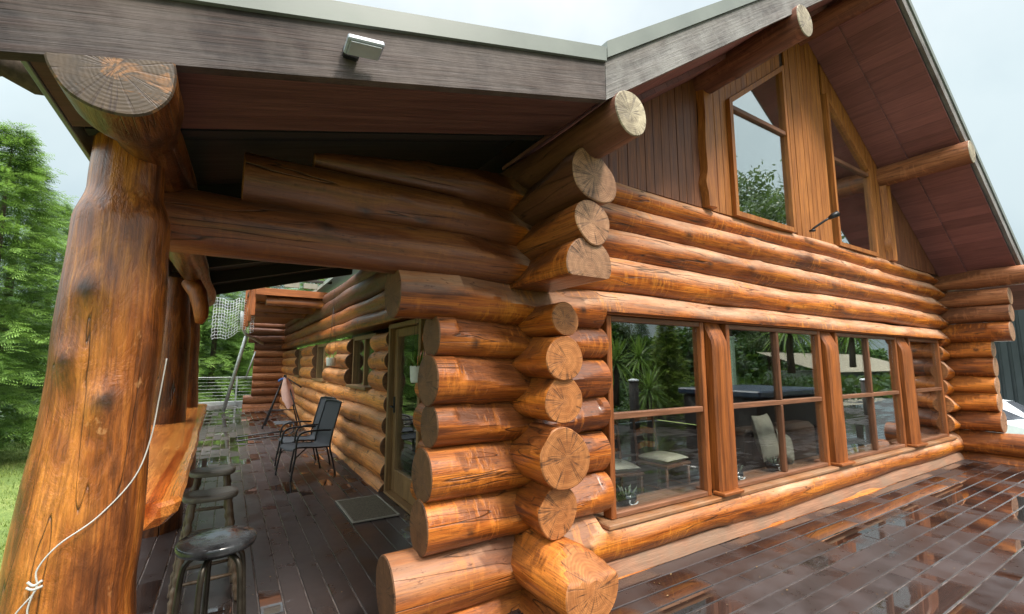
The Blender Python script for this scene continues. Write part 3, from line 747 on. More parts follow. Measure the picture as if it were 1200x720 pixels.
# soffits
mb=MB(); mb.bbox((XV-.02,YB+.05,zs(XV)+.005),(XV-.002,YV,zs(XV)+.29),.003); mb.build('eave_trim',M['cap'],house)
slope_board('eave_soffit',M['soffit_v'],XV,PX-.01,.012,.05,YB+.047,2.24)
slope_board('gable_soffit',M['soffit'],PX+.04,XA-.001,.02,.05,YB+.047,2.95)
slope_board('gable_soffit',M['soffit'],XA+.001,XW-.02,.02,.05,YB+.047,2.95)
slope_board('fly_rafter',M['soffit'],XA+.02,XW-.1,-.035,.018,2.36,2.73); slope_board('fly_rafter',M['soffit'],PX+.4,XA-.02,-.035,.018,2.36,2.73)
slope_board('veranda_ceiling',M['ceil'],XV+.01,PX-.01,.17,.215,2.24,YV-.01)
for y in [2.30,3.4,4.5,5.6,6.7,YV-.09]:
    slope_board('rafter',M['ceil'],XV+.02,PX-.02,.03,.168,y,y+.06)
# purlins through the gable
log('purlin','Y',1.70,3.1,4.07,4.545,.135,.135,('purlin','end_grey'),(),parent=house,seed=150,oval=.05)
log('purlin','Y',1.69,3.1,8.60,4.52,.155,.15,('log_beam','end_grey'),(),parent=house,seed=151,oval=.05)
log('purlin','Y',1.72,3.1,XA,ZA-.20,.13,.13,('purlin','end_grey'),(),parent=house,seed=152,oval=.05)

# ---- veranda posts (trunks) and their plate log
def post_r(pts):
    def f(px):
        for (a,ra),(b,rb) in zip(pts,pts[1:]):
            if px<=b: 
                t=(px-a)/(b-a); t=t*t*(3-2*t); return ra+(rb-ra)*t
        return pts[-1][1]
    return f
PM=('post','end_old')
p1=log('veranda_post','Z',-.02,2.53,(-.405,2.40),0,.2,.13,PM,(),parent=house,seed=201,vertical=True,n=64,step=.025,oval=.05,lump=.10,knots=7,wob=.006,
    rfun=post_r([(0,.27),(.45,.235),(.85,.195),(1.5,.165),(1.8,.172),(2.18,.162),(2.34,.125),(2.52,.118)]),bend=lambda px:(0,.09*max(0,1-px/1.6)))
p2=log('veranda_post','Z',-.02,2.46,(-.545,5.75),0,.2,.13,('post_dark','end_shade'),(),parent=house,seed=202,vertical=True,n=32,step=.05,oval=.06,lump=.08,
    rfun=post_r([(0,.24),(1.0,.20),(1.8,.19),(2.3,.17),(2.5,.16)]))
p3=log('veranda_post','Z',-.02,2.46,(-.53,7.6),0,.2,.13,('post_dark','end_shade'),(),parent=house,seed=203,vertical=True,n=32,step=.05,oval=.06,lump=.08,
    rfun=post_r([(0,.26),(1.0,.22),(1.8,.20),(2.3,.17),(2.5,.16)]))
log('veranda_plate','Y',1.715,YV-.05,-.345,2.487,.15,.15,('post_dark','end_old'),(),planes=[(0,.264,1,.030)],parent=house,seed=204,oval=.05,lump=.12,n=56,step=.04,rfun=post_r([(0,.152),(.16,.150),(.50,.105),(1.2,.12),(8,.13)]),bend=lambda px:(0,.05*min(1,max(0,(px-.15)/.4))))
# crook brace at the second post and a stub branch at the first
mb=MB(); mb.tube([(-.37,5.55,2.42),(-.30,5.48,2.30),(-.265,5.45,2.16),(-.255,5.45,2.06),(-.27,5.47,2.0)],[.085,.08,.07,.06,.035],14); mb.build('crook_brace',M['frame_v'],house)
mb=MB(); mb.tube([(-.52,2.12,2.60),(-.62,2.08,2.575),(-.70,2.06,2.585),(-.78,2.05,2.55)],[.055,.062,.045,.05],12); mb.build('branch_stub',M['bark'],house)

# ---- bar slab fixed to the posts
vs=[];fs=[];N=120
Y0,Y1=2.47,8.0
for i in range(N+1):
    y=Y0+(Y1-Y0)*i/N
    xr=-.130-.014*(y-2.5)+.014*noise.noise(Vector((y*1.1,2,0)))+.006*noise.noise(Vector((y*5,2,0)))
    e=max(0,1-(y-Y0)/.10); xr-=.075*e*e
    xl=-.62
    zt=1.02+.003*noise.noise(Vector((y*3,0,4))); th=.105
    vs+=[(xl,y,zt),(xl,y,zt-th),(xr-.05,y,zt-th),(xr-.012,y,zt-th*.62),(xr,y,zt-.022),(xr-.012,y,zt-.003),(xr-.05,y,zt)]
for i in range(N):
    for j in range(7):
        j2=(j+1)%7; fs.append((i*7+j,i*7+j2,(i+1)*7+j2,(i+1)*7+j))
fs+=[tuple(range(7))[::-1],tuple(N*7+j for j in range(7))]
# local frame with x along the slab
mb=MB(); mb.add([(y-Y0,-x,z) for x,y,z in vs],fs,0,False); o=mb.build('bar_counter',M['slab'],house,(0,Y0,0),(0,0,math.pi/2))
import bmesh
bm=bmesh.new(); bm.from_mesh(o.data); bmesh.ops.recalc_face_normals(bm,faces=bm.faces); bm.to_mesh(o.data); bm.free()

# ---- glazed door in the side wall
DX=1.865
d=empty('glazed_door',(DX,DY0,0)); d.parent=house; d.location=Vector((DX,DY0,0))-house.location
def dbox(mb,y0,y1,z0,z1,x0=DX-.03,x1=DX+.03): mb.bbox((x0,y0,z0),(x1,y1,z1),.005)
mb=MB(); dbox(mb,DY0,DY0+.06,0.005,2.10,DX-.10,DX+.08); dbox(mb,DY1-.06,DY1,0.005,2.10,DX-.10,DX+.08); mb.bbox((DX-.10,DY0+.062,2.045),(DX+.08,DY1-.062,2.10),.005); mb.bbox((DX-.12,DY0+.062,.004),(DX+.08,DY1-.062,.03),.004)
mb.build('frame',M['sframe'],d)
mb=MB(); dbox(mb,DY0+.065,DY0+.175,.035,2.04); dbox(mb,DY1-.175,DY1-.065,.035,2.04); dbox(mb,DY0+.177,DY1-.177,.035,.30); dbox(mb,DY0+.177,DY1-.177,1.94,2.04)
mb.build('door_leaf',M['sframe'],d)
mb=MB(); mb.box((DX-.004,DY0+.17,.29),(DX+.004,DY1-.17,1.95)); mb.build('pane',M['glass'],d)
mb=MB(); mb.bbox((DX-.045,DY1-.15,.98),(DX-.031,DY1-.10,1.18),.004); mb.tube([(DX-.045,DY1-.125,1.06),(DX-.085,DY1-.125,1.06),(DX-.085,DY1-.24,1.055)],.009,8); mb.build('handle',M['black'],d)
# ---- side windows
for (a,b) in swin:
    w=empty('side_window',(1.82,a,1.2)); w.parent=house; w.location=Vector((1.82,a,1.2))-house.location
    mb=MB()
    for y in (a,b-.06): mb.bbox((1.83,y,1.2),(1.95,y+.06,2.05),.005)
    mb.bbox((1.835,a+.062,1.985),(1.95,b-.062,2.05),.005); mb.bbox((1.72,a+.062,1.205),(1.95,b-.062,1.25),.005)
    ym=a+(b-a)*.48; mb.bbox((1.845,ym-.035,1.252),(1.94,ym+.035,1.983),.005)
    mb.build('frame',M['sframe'],w)
    for (q0,q1) in ((a+.06,ym-.035),(ym+.035,b-.06)):
        mb=MB(); mb.box((1.882,q0,1.25),(1.89,q1,1.985)); mb.build('pane',M['glass'],w)
# ---- interior shell seen through the glass
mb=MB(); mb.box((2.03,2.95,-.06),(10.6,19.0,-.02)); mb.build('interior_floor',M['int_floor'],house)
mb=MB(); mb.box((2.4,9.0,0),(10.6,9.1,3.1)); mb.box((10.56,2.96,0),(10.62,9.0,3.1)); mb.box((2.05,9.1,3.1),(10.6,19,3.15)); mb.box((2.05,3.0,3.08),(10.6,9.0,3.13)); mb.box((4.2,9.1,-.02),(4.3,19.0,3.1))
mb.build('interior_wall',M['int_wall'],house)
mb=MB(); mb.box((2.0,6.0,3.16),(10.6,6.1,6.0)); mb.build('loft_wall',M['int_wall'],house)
# ---- balcony at the far end of the side wall
b=empty('balcony',(1.2,11.0,2.9)); b.parent=house; b.location=Vector((1.2,11.0,2.9))-house.location
log('balcony_beam','X',.40,1.95,12.2,2.92,.11,.11,('log_side','end_shade'),(),parent=b,seed=301,n=20)
log('balcony_beam','X',.62,1.95,11.0,2.93,.10,.10,('log_side','end_shade'),(),parent=b,seed=302,n=20)
log('balcony_beam','X',.35,1.95,13.6,2.93,.11,.11,('log_side','end_shade'),(),parent=b,seed=303,n=20)
mb=MB(); mb.bbox((.42,10.85,3.05),(1.9,18.9,3.10),.005); mb.build('balcony_floor',M['frame'],b)
mb=MB(); mb.bbox((.40,10.80,3.04),(1.9,10.845,3.19),.005); mb.build('fascia_board',M['frame'],b)
for k,y in enumerate((10.9,12.6,14.3,16.0)):
    mb=MB(); mb.bbox((.33,y-.05,2.6),(.415,y+.05,4.0),.008); mb.build('balcony_post',M['frame_v'],b)
for k,(x0,x1) in enumerate(((.55,.85),(.93,1.23),(1.31,1.6))):
    mb=MB(); mb.bbox((x0,10.79,3.24),(x1,10.83,3.36),.005); mb.build('balustrade_panel',M['cream'],b)
mb=MB(); mb.bbox((.36,10.78,3.39),(1.9,10.84,3.45),.006); mb.bbox((.34,10.86,3.39),(.41,18.7,3.45),.006); mb.build('balcony_rail',M['bollard'],b)
# ---- gable spotlight arm
def lamp_arm():
    r=empty('spotlight_arm',(6.02,2.66,3.28)); tag(r,'thin black spotlight arm reaching out from the sill below the gable windows','spotlight')
    mb=MB(); mb.lathe([(.0,0),(.035,0),(.035,.02),(.0,.02)],(6.02,2.64,3.215),16); mb.build('base',M['black'],r)
    mb=MB(); mb.tube([(6.02,2.64,3.235),(6.03,2.62,3.26),(6.12,2.53,3.345),(6.16,2.49,3.375)],.014,8); mb.build('arm',M['black'],r)
    mb=MB(); mb.tube([(6.15,2.50,3.368),(6.18,2.47,3.395),(6.22,2.43,3.42)],[.022,.034,.038],12); mb.build('lamp_head',M['black'],r)
lamp_arm()
# small solar light on the veranda barge
r=empty('solar_light',(.36,YB,2.84)); tag(r,'small white solar light box fixed to the grey veranda barge board','outdoor light')
mb=MB(); mb.bbox((.30,YB-.035,2.785),(.36,YB-.001,2.825),.006); mb.build('bracket',M['black'],r)
Mx=Matrix.Translation((.365,YB-.085,2.80))@Matrix.Rotation(R(-8),4,'Y')@Matrix.Rotation(R(-6),4,'X')
mb=MB(); mb.bbox((-.068,-.045,-.010),(.068,.045,.012),.007,0,Mx); mb.build('housing',M['lightgrey'],r)
mb=MB(); mb.bbox((-.058,-.036,-.016),(.058,.036,-.0105),.003,0,Mx); mb.build('diffuser',M['lightgrey'],r)

# pale cable looped over the first post
def onpost(ang,z,rad=None):
    f=[(0,.27),(.45,.235),(.85,.195),(1.5,.165),(1.8,.172),(2.18,.162),(2.34,.125)]
    for (a,ra),(b,rb) in zip(f,f[1:]):
        if z<=b: t=(z-a)/(b-a); t=t*t*(3-2*t); q=ra+(rb-ra)*t; break
    q=(q*1.085+.008) if rad is None else rad
    return Vector((-.405-.09*max(0,1-(z+.02)/1.6)+q*math.cos(ang),2.40+q*math.sin(ang),z))
def smooth(pts,k=8):
    out=[]
    P=[pts[0]]+list(pts)+[pts[-1]]
    for i in range(1,len(P)-2):
        for j in range(k):
            t=j/k; a,b,c,d=P[i-1],P[i],P[i+1],P[i+2]
            out.append(.5*((2*b)+(-a+c)*t+(2*a-5*b+4*c-d)*t*t+(-a+3*b-3*c+d)*t**3))
    out.append(pts[-1]); return out
r=empty('hanging_cable',(-.4,2.15,.9)); tag(r,'thin pale electrical cable slung across the front of the big veranda post','cable')
pts=[onpost(R(-8),1.62),onpost(R(-12),1.46),onpost(R(-22),1.30),onpost(R(-40),1.17),onpost(R(-68),1.06),onpost(R(-92),.99),onpost(R(-103),.92),onpost(R(-101),.86),onpost(R(-112),.79),onpost(R(-128),.66),onpost(R(-135),.45)]
mb=MB(); mb.tube(smooth(pts),.0027,8); mb.build('cable',M['wire'],r)
pts=[onpost(R(-101),.87),onpost(R(-104),.80),onpost(R(-99),.73),onpost(R(-102),.60),onpost(R(-100),.42)]
mb=MB(); mb.tube(smooth(pts),.0027,8); mb.build('cable',M['wire'],r)
mb=MB(); mb.tube(smooth([onpost(R(-98),.885),onpost(R(-103),.872),onpost(R(-108),.885)]),.0042,8); mb.tube(smooth([onpost(R(-97),.868),onpost(R(-103),.86),onpost(R(-108),.868)]),.0042,8); mb.build('cable_tie',M['wire'],r)

# ------------------------------------------------------------------ furniture
def black_stool():
    r=empty('bar_stool',(0,0,0)); tag(r,'round black bar stool with bent metal legs and wet glossy seat, frontmost of three','bar stool','bar stools along the slab counter')
    t=NT('wet_black_seat'); n=t.noise(t.coord('Object'),7,4,.6); t.col(t.ramp(n,[(.35,(.012,.012,.013)),(.65,(.05,.052,.055))])); t.rough(t.ramp(n,[(.42,.04),(.58,.3)])); t.bump(t.noise(t.coord('Object'),40,2,.5),.15,.003)
    mb=MB(); mb.lathe([(.0,.655),(.15,.655),(.172,.662),(.178,.675),(.178,.695),(.170,.706),(.12,.709),(.0,.705)],(0,0,0),40); mb.build('seat',t.mat,r)
    mb=MB(); mb.lathe([(.0,.635),(.11,.635),(.11,.654),(.0,.654)],(0,0,0),24); mb.build('swivel_plate',M['black'],r)
    for k in range(5):
        a=R(20+72*k); c,s=math.cos(a),math.sin(a)
        pr=[(.04,.632),(.09,.625),(.125,.60),(.143,.55),(.155,.40),(.175,.15),(.19,.0)]
        mb=MB(); mb.tube(smooth([Vector((c*q,s*q,z)) for q,z in pr],5),.0135,10); mb.build('leg',M['bronze'],r)
    mb=MB(); mb.tube([(.178*math.cos(2*math.pi*k/40),.178*math.sin(2*math.pi*k/40),.19) for k in range(41)],.009,8,caps=False); mb.build('foot_ring',M['black'],r)
    return r
def wood_stool(label):
    r=empty('bar_stool',(0,0,0)); tag(r,label,'bar stool','bar stools along the slab counter')
    vs=[];fs=[];N=26;Kk=7
    mb=MB()
    # saddle seat: rounded rectangle with dished top
    def edge(t,ins,z):
        c,s=math.cos(t),math.sin(t); e=.62
        x=(.165-ins)*math.copysign(abs(c)**e,c); y=(.12-ins)*math.copysign(abs(s)**e,s)
        return Vector((x,y,z+.10*x*x*4*.25*2))
    rings=[(.06,.655),(.006,.66),(0,.672),(0,.690),(.008,.702),(.04,.702),(.085,.698)]
    for ins,z in rings:
        for k in range(36): vs.append(edge(2*math.pi*k/36,ins,z))
    for i in range(len(rings)-1):
        for k in range(36):
            k2=(k+1)%36; fs.append((i*36+k,i*36+k2,(i+1)*36+k2,(i+1)*36+k))
    fs.append(tuple(range(36))[::-1]); m=(len(rings)-1)*36; fs.append(tuple(m+k for k in range(36)))
    mb.add(vs,fs,0,True); mb.build('seat',M['stoolseat'],r)
    feet=[]
    for sx in(-1,1):
        for sy in(-1,1):
            top=Vector((sx*.10,sy*.075,.66)); bot=Vector((sx*.185,sy*.155,0)); feet.append((top,bot))
            pts=[];rad=[]
            for i in range(41):
                t=i/40; pts.append(top.lerp(bot,t)); q=.019
                if .12<t<.9: q=.020+.0045*math.sin(t*58)*(1 if (t<.42 or t>.66) else .15)
                if t>.9: q=.015
                rad.append(q)
            mb=MB(); mb.tube(pts,rad,12); mb.build('leg',M['stoolwood'],r)
    for (i,j,t) in ((0,1,.62),(2,3,.62),(0,2,.74),(1,3,.74),(0,2,.38)):
        a=feet[i][0].lerp(feet[i][1],t); b_=feet[j][0].lerp(feet[j][1],t)
        mb=MB(); mb.tube([a,a.lerp(b_,.3),a.lerp(b_,.5),a.lerp(b_,.7),b_],[.009,.012,.014,.012,.009],10); mb.build('rung',M['stoolwood'],r)
    return r
s=black_stool(); s.location=(.015,2.90,.002); s.rotation_euler.z=R(10)
s=wood_stool('worn wooden saddle stool with turned legs, second along the slab counter'); s.location=(-.04,3.93,.002); s.rotation_euler.z=R(4)
s2=copy_tree(s); s2['label']='dark wooden saddle stool half hidden behind the other two, farthest along the counter'; s2.location=(-.045,4.74,.002); s2.rotation_euler.z=R(-5)

def patio_chair():
    """faces local -x"""
    r=empty('patio_chair',(0,0,0)); tag(r,'dark metal patio armchair with black mesh seat and high back, nearer the door','patio chair','patio chairs on the veranda')
    for sy in(-1,1):
        y=sy*.27
        # sled-like side: front leg sweeping up into the arm
        pts=[(-.30,y*1.05,0),(-.285,y*1.05,.14),(-.255,y*1.03,.32),(-.245,y*1.02,.50),(-.215,y*1.02,.605),(-.13,y*1.02,.645),(.05,y*1.02,.648),(.235,y,.635)]
        mb=MB(); mb.tube(smooth([Vector(p) for p in pts],5),.0125,10); mb.build('arm_frame',M['black'],r)
        pts=[(.33,y*.95,0),(.285,y*.95,.20),(.235,y*.95,.40),(.265,y*.95,.60),(.33,y*.95,.85),(.375,y*.95,1.02)]
        mb=MB(); mb.tube(smooth([Vector(p) for p in pts],5),.0125,10); mb.build('back_leg',M['black'],r)
        mb=MB(); mb.tube(smooth([Vector(p) for p in [(-.275,y*.93,.415),(-.20,y*.93,.435),(.05,y*.93,.41),(.235,y*.93,.40)]],4),.011,8); mb.build('seat_rail',M['black'],r)
        mb=MB(); mb.tube([(-.262,y*1.03,.30),(-.10,y*.94,.418)],.008,8); mb.build('brace',M['black'],r)
    mb=MB(); 
    prof=smooth([Vector(p) for p in [(-.285,0,.395),(-.27,0,.42),(-.20,0,.438),(.05,0,.412),(.20,0,.405),(.25,0,.46),(.272,0,.62),(.335,0,.86),(.378,0,1.02),(.385,0,1.03)]],4)
    vs=[];fs=[];W=.247;C=7
    for i,p in enumerate(prof):
        for k in range(C):
            u=-1+2*k/(C-1); sag=.018*(1-u*u)
            vs.append((p.x+(sag if p.z>.47 else 0),u*W,p.z-(sag if p.z<.47 else 0)))
    m=len(prof)
    for i in range(m-1):
        for k in range(C-1): fs.append((i*C+k,i*C+k+1,(i+1)*C+k+1,(i+1)*C+k))
    mb.add(vs,fs,0,True); mb.build('sling',M['mesh'],r)
    mb=MB(); mb.tube([(.378,-.256,1.02),(.388,-.12,1.035),(.388,.12,1.035),(.378,.256,1.02)],.0125,10); mb.build('top_rail',M['black'],r)
    mb=MB(); mb.tube([(.24,-.256,.39),(.24,.256,.39)],.010,8); mb.build('cross_rail',M['black'],r)
    return r
c=patio_chair(); c.location=(1.05,7.34,.002); c.rotation_euler.z=R(14)
c2=copy_tree(c); c2.location=(1.10,8.02,.002); c2.rotation_euler.z=R(16); c2['label']='matching patio armchair half hidden behind the nearer one, beside the log wall'
# low footrest in front of the far chairs
def footstool():
    r=empty('sun_lounger_frame',(0,0,0)); tag(r,'low black metal footrest frame standing beyond the patio chairs','footrest')
    for sy in(-1,1):
        mb=MB(); mb.tube(smooth([Vector(p) for p in [(-.75,sy*.3,.02),(-.30,sy*.3,.06),(.25,sy*.3,.10),(.30,sy*.3,.30)]],4),.016,8); mb.build('runner',M['black'],r)
    mb=MB(); mb.tube([(.30,-.3,.30),(.30,.3,.30)],.014,8); mb.build('cross_bar',M['black'],r)
    mb=MB(); mb.bbox((-.05,-.29,.30),(.30,.29,.315),.004); mb.build('seat',M['mesh'],r)
    return r
f=footstool(); f.name='footrest_frame'; f.location=(1.0,11.3,.002)

# black folding A-frame with a canvas sling hung over it
r=empty('folding_frame',(1.15,13.2,0)); tag(r,'black folding A-frame stand with a pink canvas sling hanging from it at the veranda end','folding stand')
for (a,b_) in (((.93,13.6,.003),(1.30,13.45,1.28)),((.82,12.9,.003),(1.30,13.4,1.30)),((1.66,12.6,.003),(1.32,13.38,1.30)),((1.70,13.7,.003),(1.33,13.45,1.28))):
    mb=MB(); mb.tube([a,b_],.017,8); mb.build('leg',M['black'],r)
mb=MB(); mb.tube([(.98,13.18,.42),(1.55,13.0,.42)],.013,8); mb.tube([(1.30,13.41,1.26),(1.66,12.95,.98)],.016,8); mb.build('cross_bar',M['black'],r)
tag_sl=MB(); vs=[];fs=[]
for i in range(15):
    t=i/14
    for k in range(9):
        u=k/8
        w=.07+.20*math.sin(min(1,t*1.25)*math.pi*.55)
        x=1.30+(u-.5)*w*1.1+.10*t; y=13.25-.12*math.sin(u*3.14)-.1*t
        z=1.22-.80*t+.22*abs(u-.5)*2*t+.03*math.sin(u*14)
        vs.append((x,y,z))
for i in range(14):
    for k in range(8): fs.append((i*9+k,i*9+k+1,(i+1)*9+k+1,(i+1)*9+k))
mb=MB(); mb.add(vs,fs,0,True); mb.build('canvas_sling',M['pink'],r)
mb=MB(); mb.tube(smooth([Vector(p) for p in [(1.16,13.35,1.14),(1.24,13.28,1.20),(1.36,13.26,1.17),(1.43,13.3,1.05)]],4),[.03]*12+[.045],10); mb.build('canvas_strap',M['blue'],r)

# doormat
r=empty('doormat',(1.41,5.3,0)); tag(r,'brown doormat with a pale border lying in front of the glazed door','doormat')
mb=MB(); mb.bbox((1.19,4.91,.003),(1.63,5.72,.016),.005); mb.build('pile',M['carpet'],r)
mb=MB()
for a,b_ in (((1.165,4.885,.003),(1.187,5.745,.019)),((1.633,4.885,.003),(1.655,5.745,.019)),((1.189,4.885,.003),(1.631,4.907,.019)),((1.189,5.723,.003),(1.631,5.745,.019))): mb.bbox(a,b_,.004)
mb.build('border',M['matedge'],r)

# hanging planters
def planter(loc,rad,h,label,top,n,seed):
    r=empty('hanging_planter',loc); tag(r,label,'planter','planters hanging under the veranda eave')
    mb=MB(); mb.lathe([(.0,-h),(rad*.82,-h),(rad*.9,-h*.85),(rad,-.01),(rad,0),(rad*.9,0),(rad*.88,-.02),(0,-.02)],(0,0,0),24); o=mb.build('pot',M['pot'],None); o.parent=r
    for k in range(3):
        a=2.1*k; mb=MB(); mb.tube([(rad*math.cos(a),rad*math.sin(a),-.01),(0,0,top*.75)],.0022,5); o=mb.build('cord',M['black'],None); o.parent=r
    mb=MB(); mb.tube([(0,0,top*.75),(0,0,top-.012),(.012,0,top)],.003,5); o=mb.build('hook',M['black'],None); o.parent=r
    rg=random.Random(seed); mb=MB(); at=[]
    for k in range(n):
        a=rg.uniform(0,6.28); l=rg.uniform(.10,.24); el=rg.uniform(.2,1.4); w=.006
        p0=Vector((.4*rad*math.cos(a),.4*rad*math.sin(a),-.015)); d=Vector((math.cos(a)*math.cos(el),math.sin(a)*math.cos(el),math.sin(el)))
        sd=Vector((-math.sin(a),math.cos(a),0))*w
        p1=p0+d*l*.55; p2=p0+d*l+Vector((0,0,-.35*l*(1.5-el)))
        mb.add([p0-sd*.6,p0+sd*.6,p1+sd,p1-sd,p2],[(0,1,2,3),(3,2,4)],0,True); q=rg.random(); at+=[q,q]
    mb.attr={'leaf':('FACE',at)}; o=mb.build('plant',M['sword'],None); o.parent=r
    return r
planter((1.56,4.22,1.575),.075,.16,'white hanging pot with a thin spiky plant beside the glazed door',1.45-.02,40,1)
planter((1.58,8.70,1.70),.085,.15,'pale hanging pot in front of the log wall between the side windows',1.24,40,2)

# ------------------------------------------------------------------ inside the room
def dining_chair(label):
    r=empty('dining_chair',(0,0,0)); tag(r,label,'dining chair','ladder back chairs inside the front window')
    M_=M['mull_v']
    for sy in(-1,1):
        mb=MB(); mb.tube([(.20,sy*.20,0),(.20,sy*.20,.46),(.26,sy*.19,1.02)],[.019,.02,.016],10); mb.build('back_leg',M_,r)
        mb=MB(); mb.tube([(-.20,sy*.21,0),(-.20,sy*.21,.46)],[.017,.02],10); mb.build('leg',M_,r)
        mb=MB(); mb.tube([(-.20,sy*.21,.2),(.20,sy*.20,.2)],.011,8); mb.build('rung',M_,r)
    for z,h in ((.60,.06),(.76,.07),(.92,.09)):
        vs=[];fs=[]
        for k in range(9):
            u=-1+k/4; x=.205+.055*(z-.46)/.56+.02*(1-u*u); up=z+h*(.55+.45*math.cos(u*3.1)*.5+.2)
            vs+=[(x,u*.19,z-.02+.01*math.cos(u*4)),(x,u*.19,up),(x+.014,u*.19,up),(x+.014,u*.19,z-.02+.01*math.cos(u*4))]
        for k in range(8):
            for j in range(4):
                j2=(j+1)%4; fs.append((k*4+j,k*4+j2,(k+1)*4+j2,(k+1)*4+j))
        fs+=[(3,2,1,0),(32,33,34,35)]
        mb=MB(); mb.add(vs,fs,0,False); mb.build('ladder_slat',M['frame'],r)
    mb=MB(); mb.bbox((-.23,-.235,.43),(.22,.235,.465),.012); mb.build('seat',M_,r)
    return r
def cushion_obj(name,label,loc,sx,sy,sz,rot,mat,cat,group=None):
    vs=[];fs=[];n=16
    for s_ in(1,-1):
        for i in range(n+1):
            for k in range(n+1):
                u=-1+2*i/n; v=-1+2*k/n
                e=(1-abs(u)**3)*(1-abs(v)**3); pin=1-.06*(1-abs(u))*abs(v)**4*0
                vs.append((u*sx*(1-.05*(1-v*v)*abs(u)**6*1),v*sy*(1-.05*(1-u*u)*abs(v)**6),s_*(sz*max(0,e)**.5+.004)))
    for s_ in(0,1):
        b=s_*(n+1)**2
        for i in range(n):
            for k in range(n):
                q=(b+i*(n+1)+k,b+(i+1)*(n+1)+k,b+(i+1)*(n+1)+k+1,b+i*(n+1)+k+1); fs.append(q if s_==0 else q[::-1])
    mb=MB(); mb.add(vs,fs,0,True); o=mb.build(name,mat,None,loc,rot); tag(o,label,cat,group); return o
M['cushion']=plain('bright_cream_cushion',(.52,.49,.40),.9)
a=dining_chair('ladder back dining chair behind the left pane, nearest the corner'); a.location=(3.62,3.72,0); a.rotation_euler.z=R(75)
b2=copy_tree(a); b2.location=(4.42,3.74,0); b2.rotation_euler.z=R(95); b2['label']='ladder back dining chair behind the left pane, next to the trunk post'
cushion_obj('seat_cushion','cream seat cushion on the dining chair nearest the corner',(3.61,3.71,.505),.21,.21,.045,(0,0,R(75)),M['cushion'],'cushion','cream chair cushions')
cushion_obj('seat_cushion','cream seat cushion on the dining chair next to the trunk post',(4.42,3.73,.505),.21,.21,.045,(0,0,R(95)),M['cushion'],'cushion','cream chair cushions')
# low window sofa with two upright pillows
r=empty('window_sofa',(6.0,3.6,0)); tag(r,'dark sofa standing inside the second window bay','sofa')
mb=MB(); mb.bbox((5.35,3.55,.0),(7.0,4.45,.40),.05); mb.build('seat',M['int_wall'],r)
mb=MB(); mb.bbox((5.35,3.22,.0),(7.0,3.53,.80),.07); mb.build('backrest',M['int_wall'],r)
cushion_obj('throw_pillow','tall cream pillow leaning inside the second window bay',(5.42,3.06,.74),.20,.26,.07,(R(78),R(0),R(6)),M['cream'],'pillow')
cushion_obj('throw_pillow','small cream pillow resting low beside the tall one behind the window',(5.78,3.04,.60),.19,.17,.06,(R(78),R(20),R(6)),M['cream'],'pillow')
mb=MB(); mb.bbox((2.52,FY+.101,.30),(10.4,FY+.36,.392),.008); mb.build('inner_sill',M['plank'],house)
def bowl(label):
    r=empty('cactus_bowl',(0,0,0)); tag(r,label,'plant bowl','black bowls on the inner window sill')
    mb=MB(); mb.lathe([(0,0),(.045,0),(.075,.03),(.088,.065),(.080,.095),(.072,.098),(.068,.085),(0,.08)],(0,0,0),28); mb.build('bowl',M['black_gloss'],r)
    mb=MB(); at=[]
    for k in range(11):
        a=k*2.4; q=.02+.035*(k%3)/2; h=.05+.05*((k*37)%10)/10
        p0=Vector((q*math.cos(a),q*math.sin(a),.078)); p1=p0+Vector((.035*math.cos(a),.035*math.sin(a),h))
        mb.tube([p0,p0.lerp(p1,.6)+Vector((0,0,.01)),p1],[.006,.006,.002],6)
    mb.build('succulent',M['succ'],r)
    mb=MB(); mb.tube(smooth([Vector((.05*math.cos(t_),-.083,.05+.028*math.sin(t_))) for t_ in [2.6,3.1,3.7,4.4,5.1,5.7,6.1]],3),.006,6); mb.build('painted_mark',M['white'],r)
    return r
bw=bowl('black bowl of pale succulents on the sill of the first window bay'); bw.location=(2.98,2.92,.394)
for x,lab in ((4.55,'black bowl of pale succulents on the sill of the second bay, left pane'),(5.30,'black bowl of pale succulents on the sill of the second bay, right pane')):
    q=copy_tree(bw); q.location=(x,2.92,.394); q['label']=lab

# ------------------------------------------------------------------ veranda end: net, downpipe, railing
r=empty('cable_railing',(.3,20.9,0)); tag(r,'metal railing of thin horizontal cables closing the far end of the veranda','railing')
for x in (-1.1,.35,1.75):
    mb=MB(); mb.bbox((x-.03,20.87,0.003),(x+.03,20.93,1.05),.006); mb.build('post',M['galv'],r)
mb=MB()
for k in range(8): mb.tube([(-1.15,20.9,.12+.125*k),(1.8,20.9,.12+.125*k)],.007,6)
mb.build('cables',M['galv'],r)
mb=MB(); mb.bbox((-1.15,20.86,1.05),(1.8,20.94,1.075),.004); mb.build('top_rail',M['galv'],r)
mb=MB(); mb.bbox((-1.2,21.0,-.15),(1.9,21.1,.14),.006); mb.build('kick_board',M['galv'],r)
r=empty('downpipe',(.3,16.0,0)); tag(r,'pale grey downpipe sloping from the balcony to the deck at the veranda end','downpipe')
mb=MB(); mb.tube([(.95,17.2,2.25),(.42,16.6,2.52),(.30,16.4,2.72),(.28,16.3,3.2)],.05,10); mb.build('elbow',M['galv'],r)
mb=MB(); mb.tube([(.44,16.62,2.44),(-.02,17.9,.06)],.055,10); mb.build('pipe',M['galv'],r)
mb=MB(); mb.tube([(.78,17.6,2.0),(.55,17.7,1.15)],.025,8); mb.build('stay',M['galv'],r)
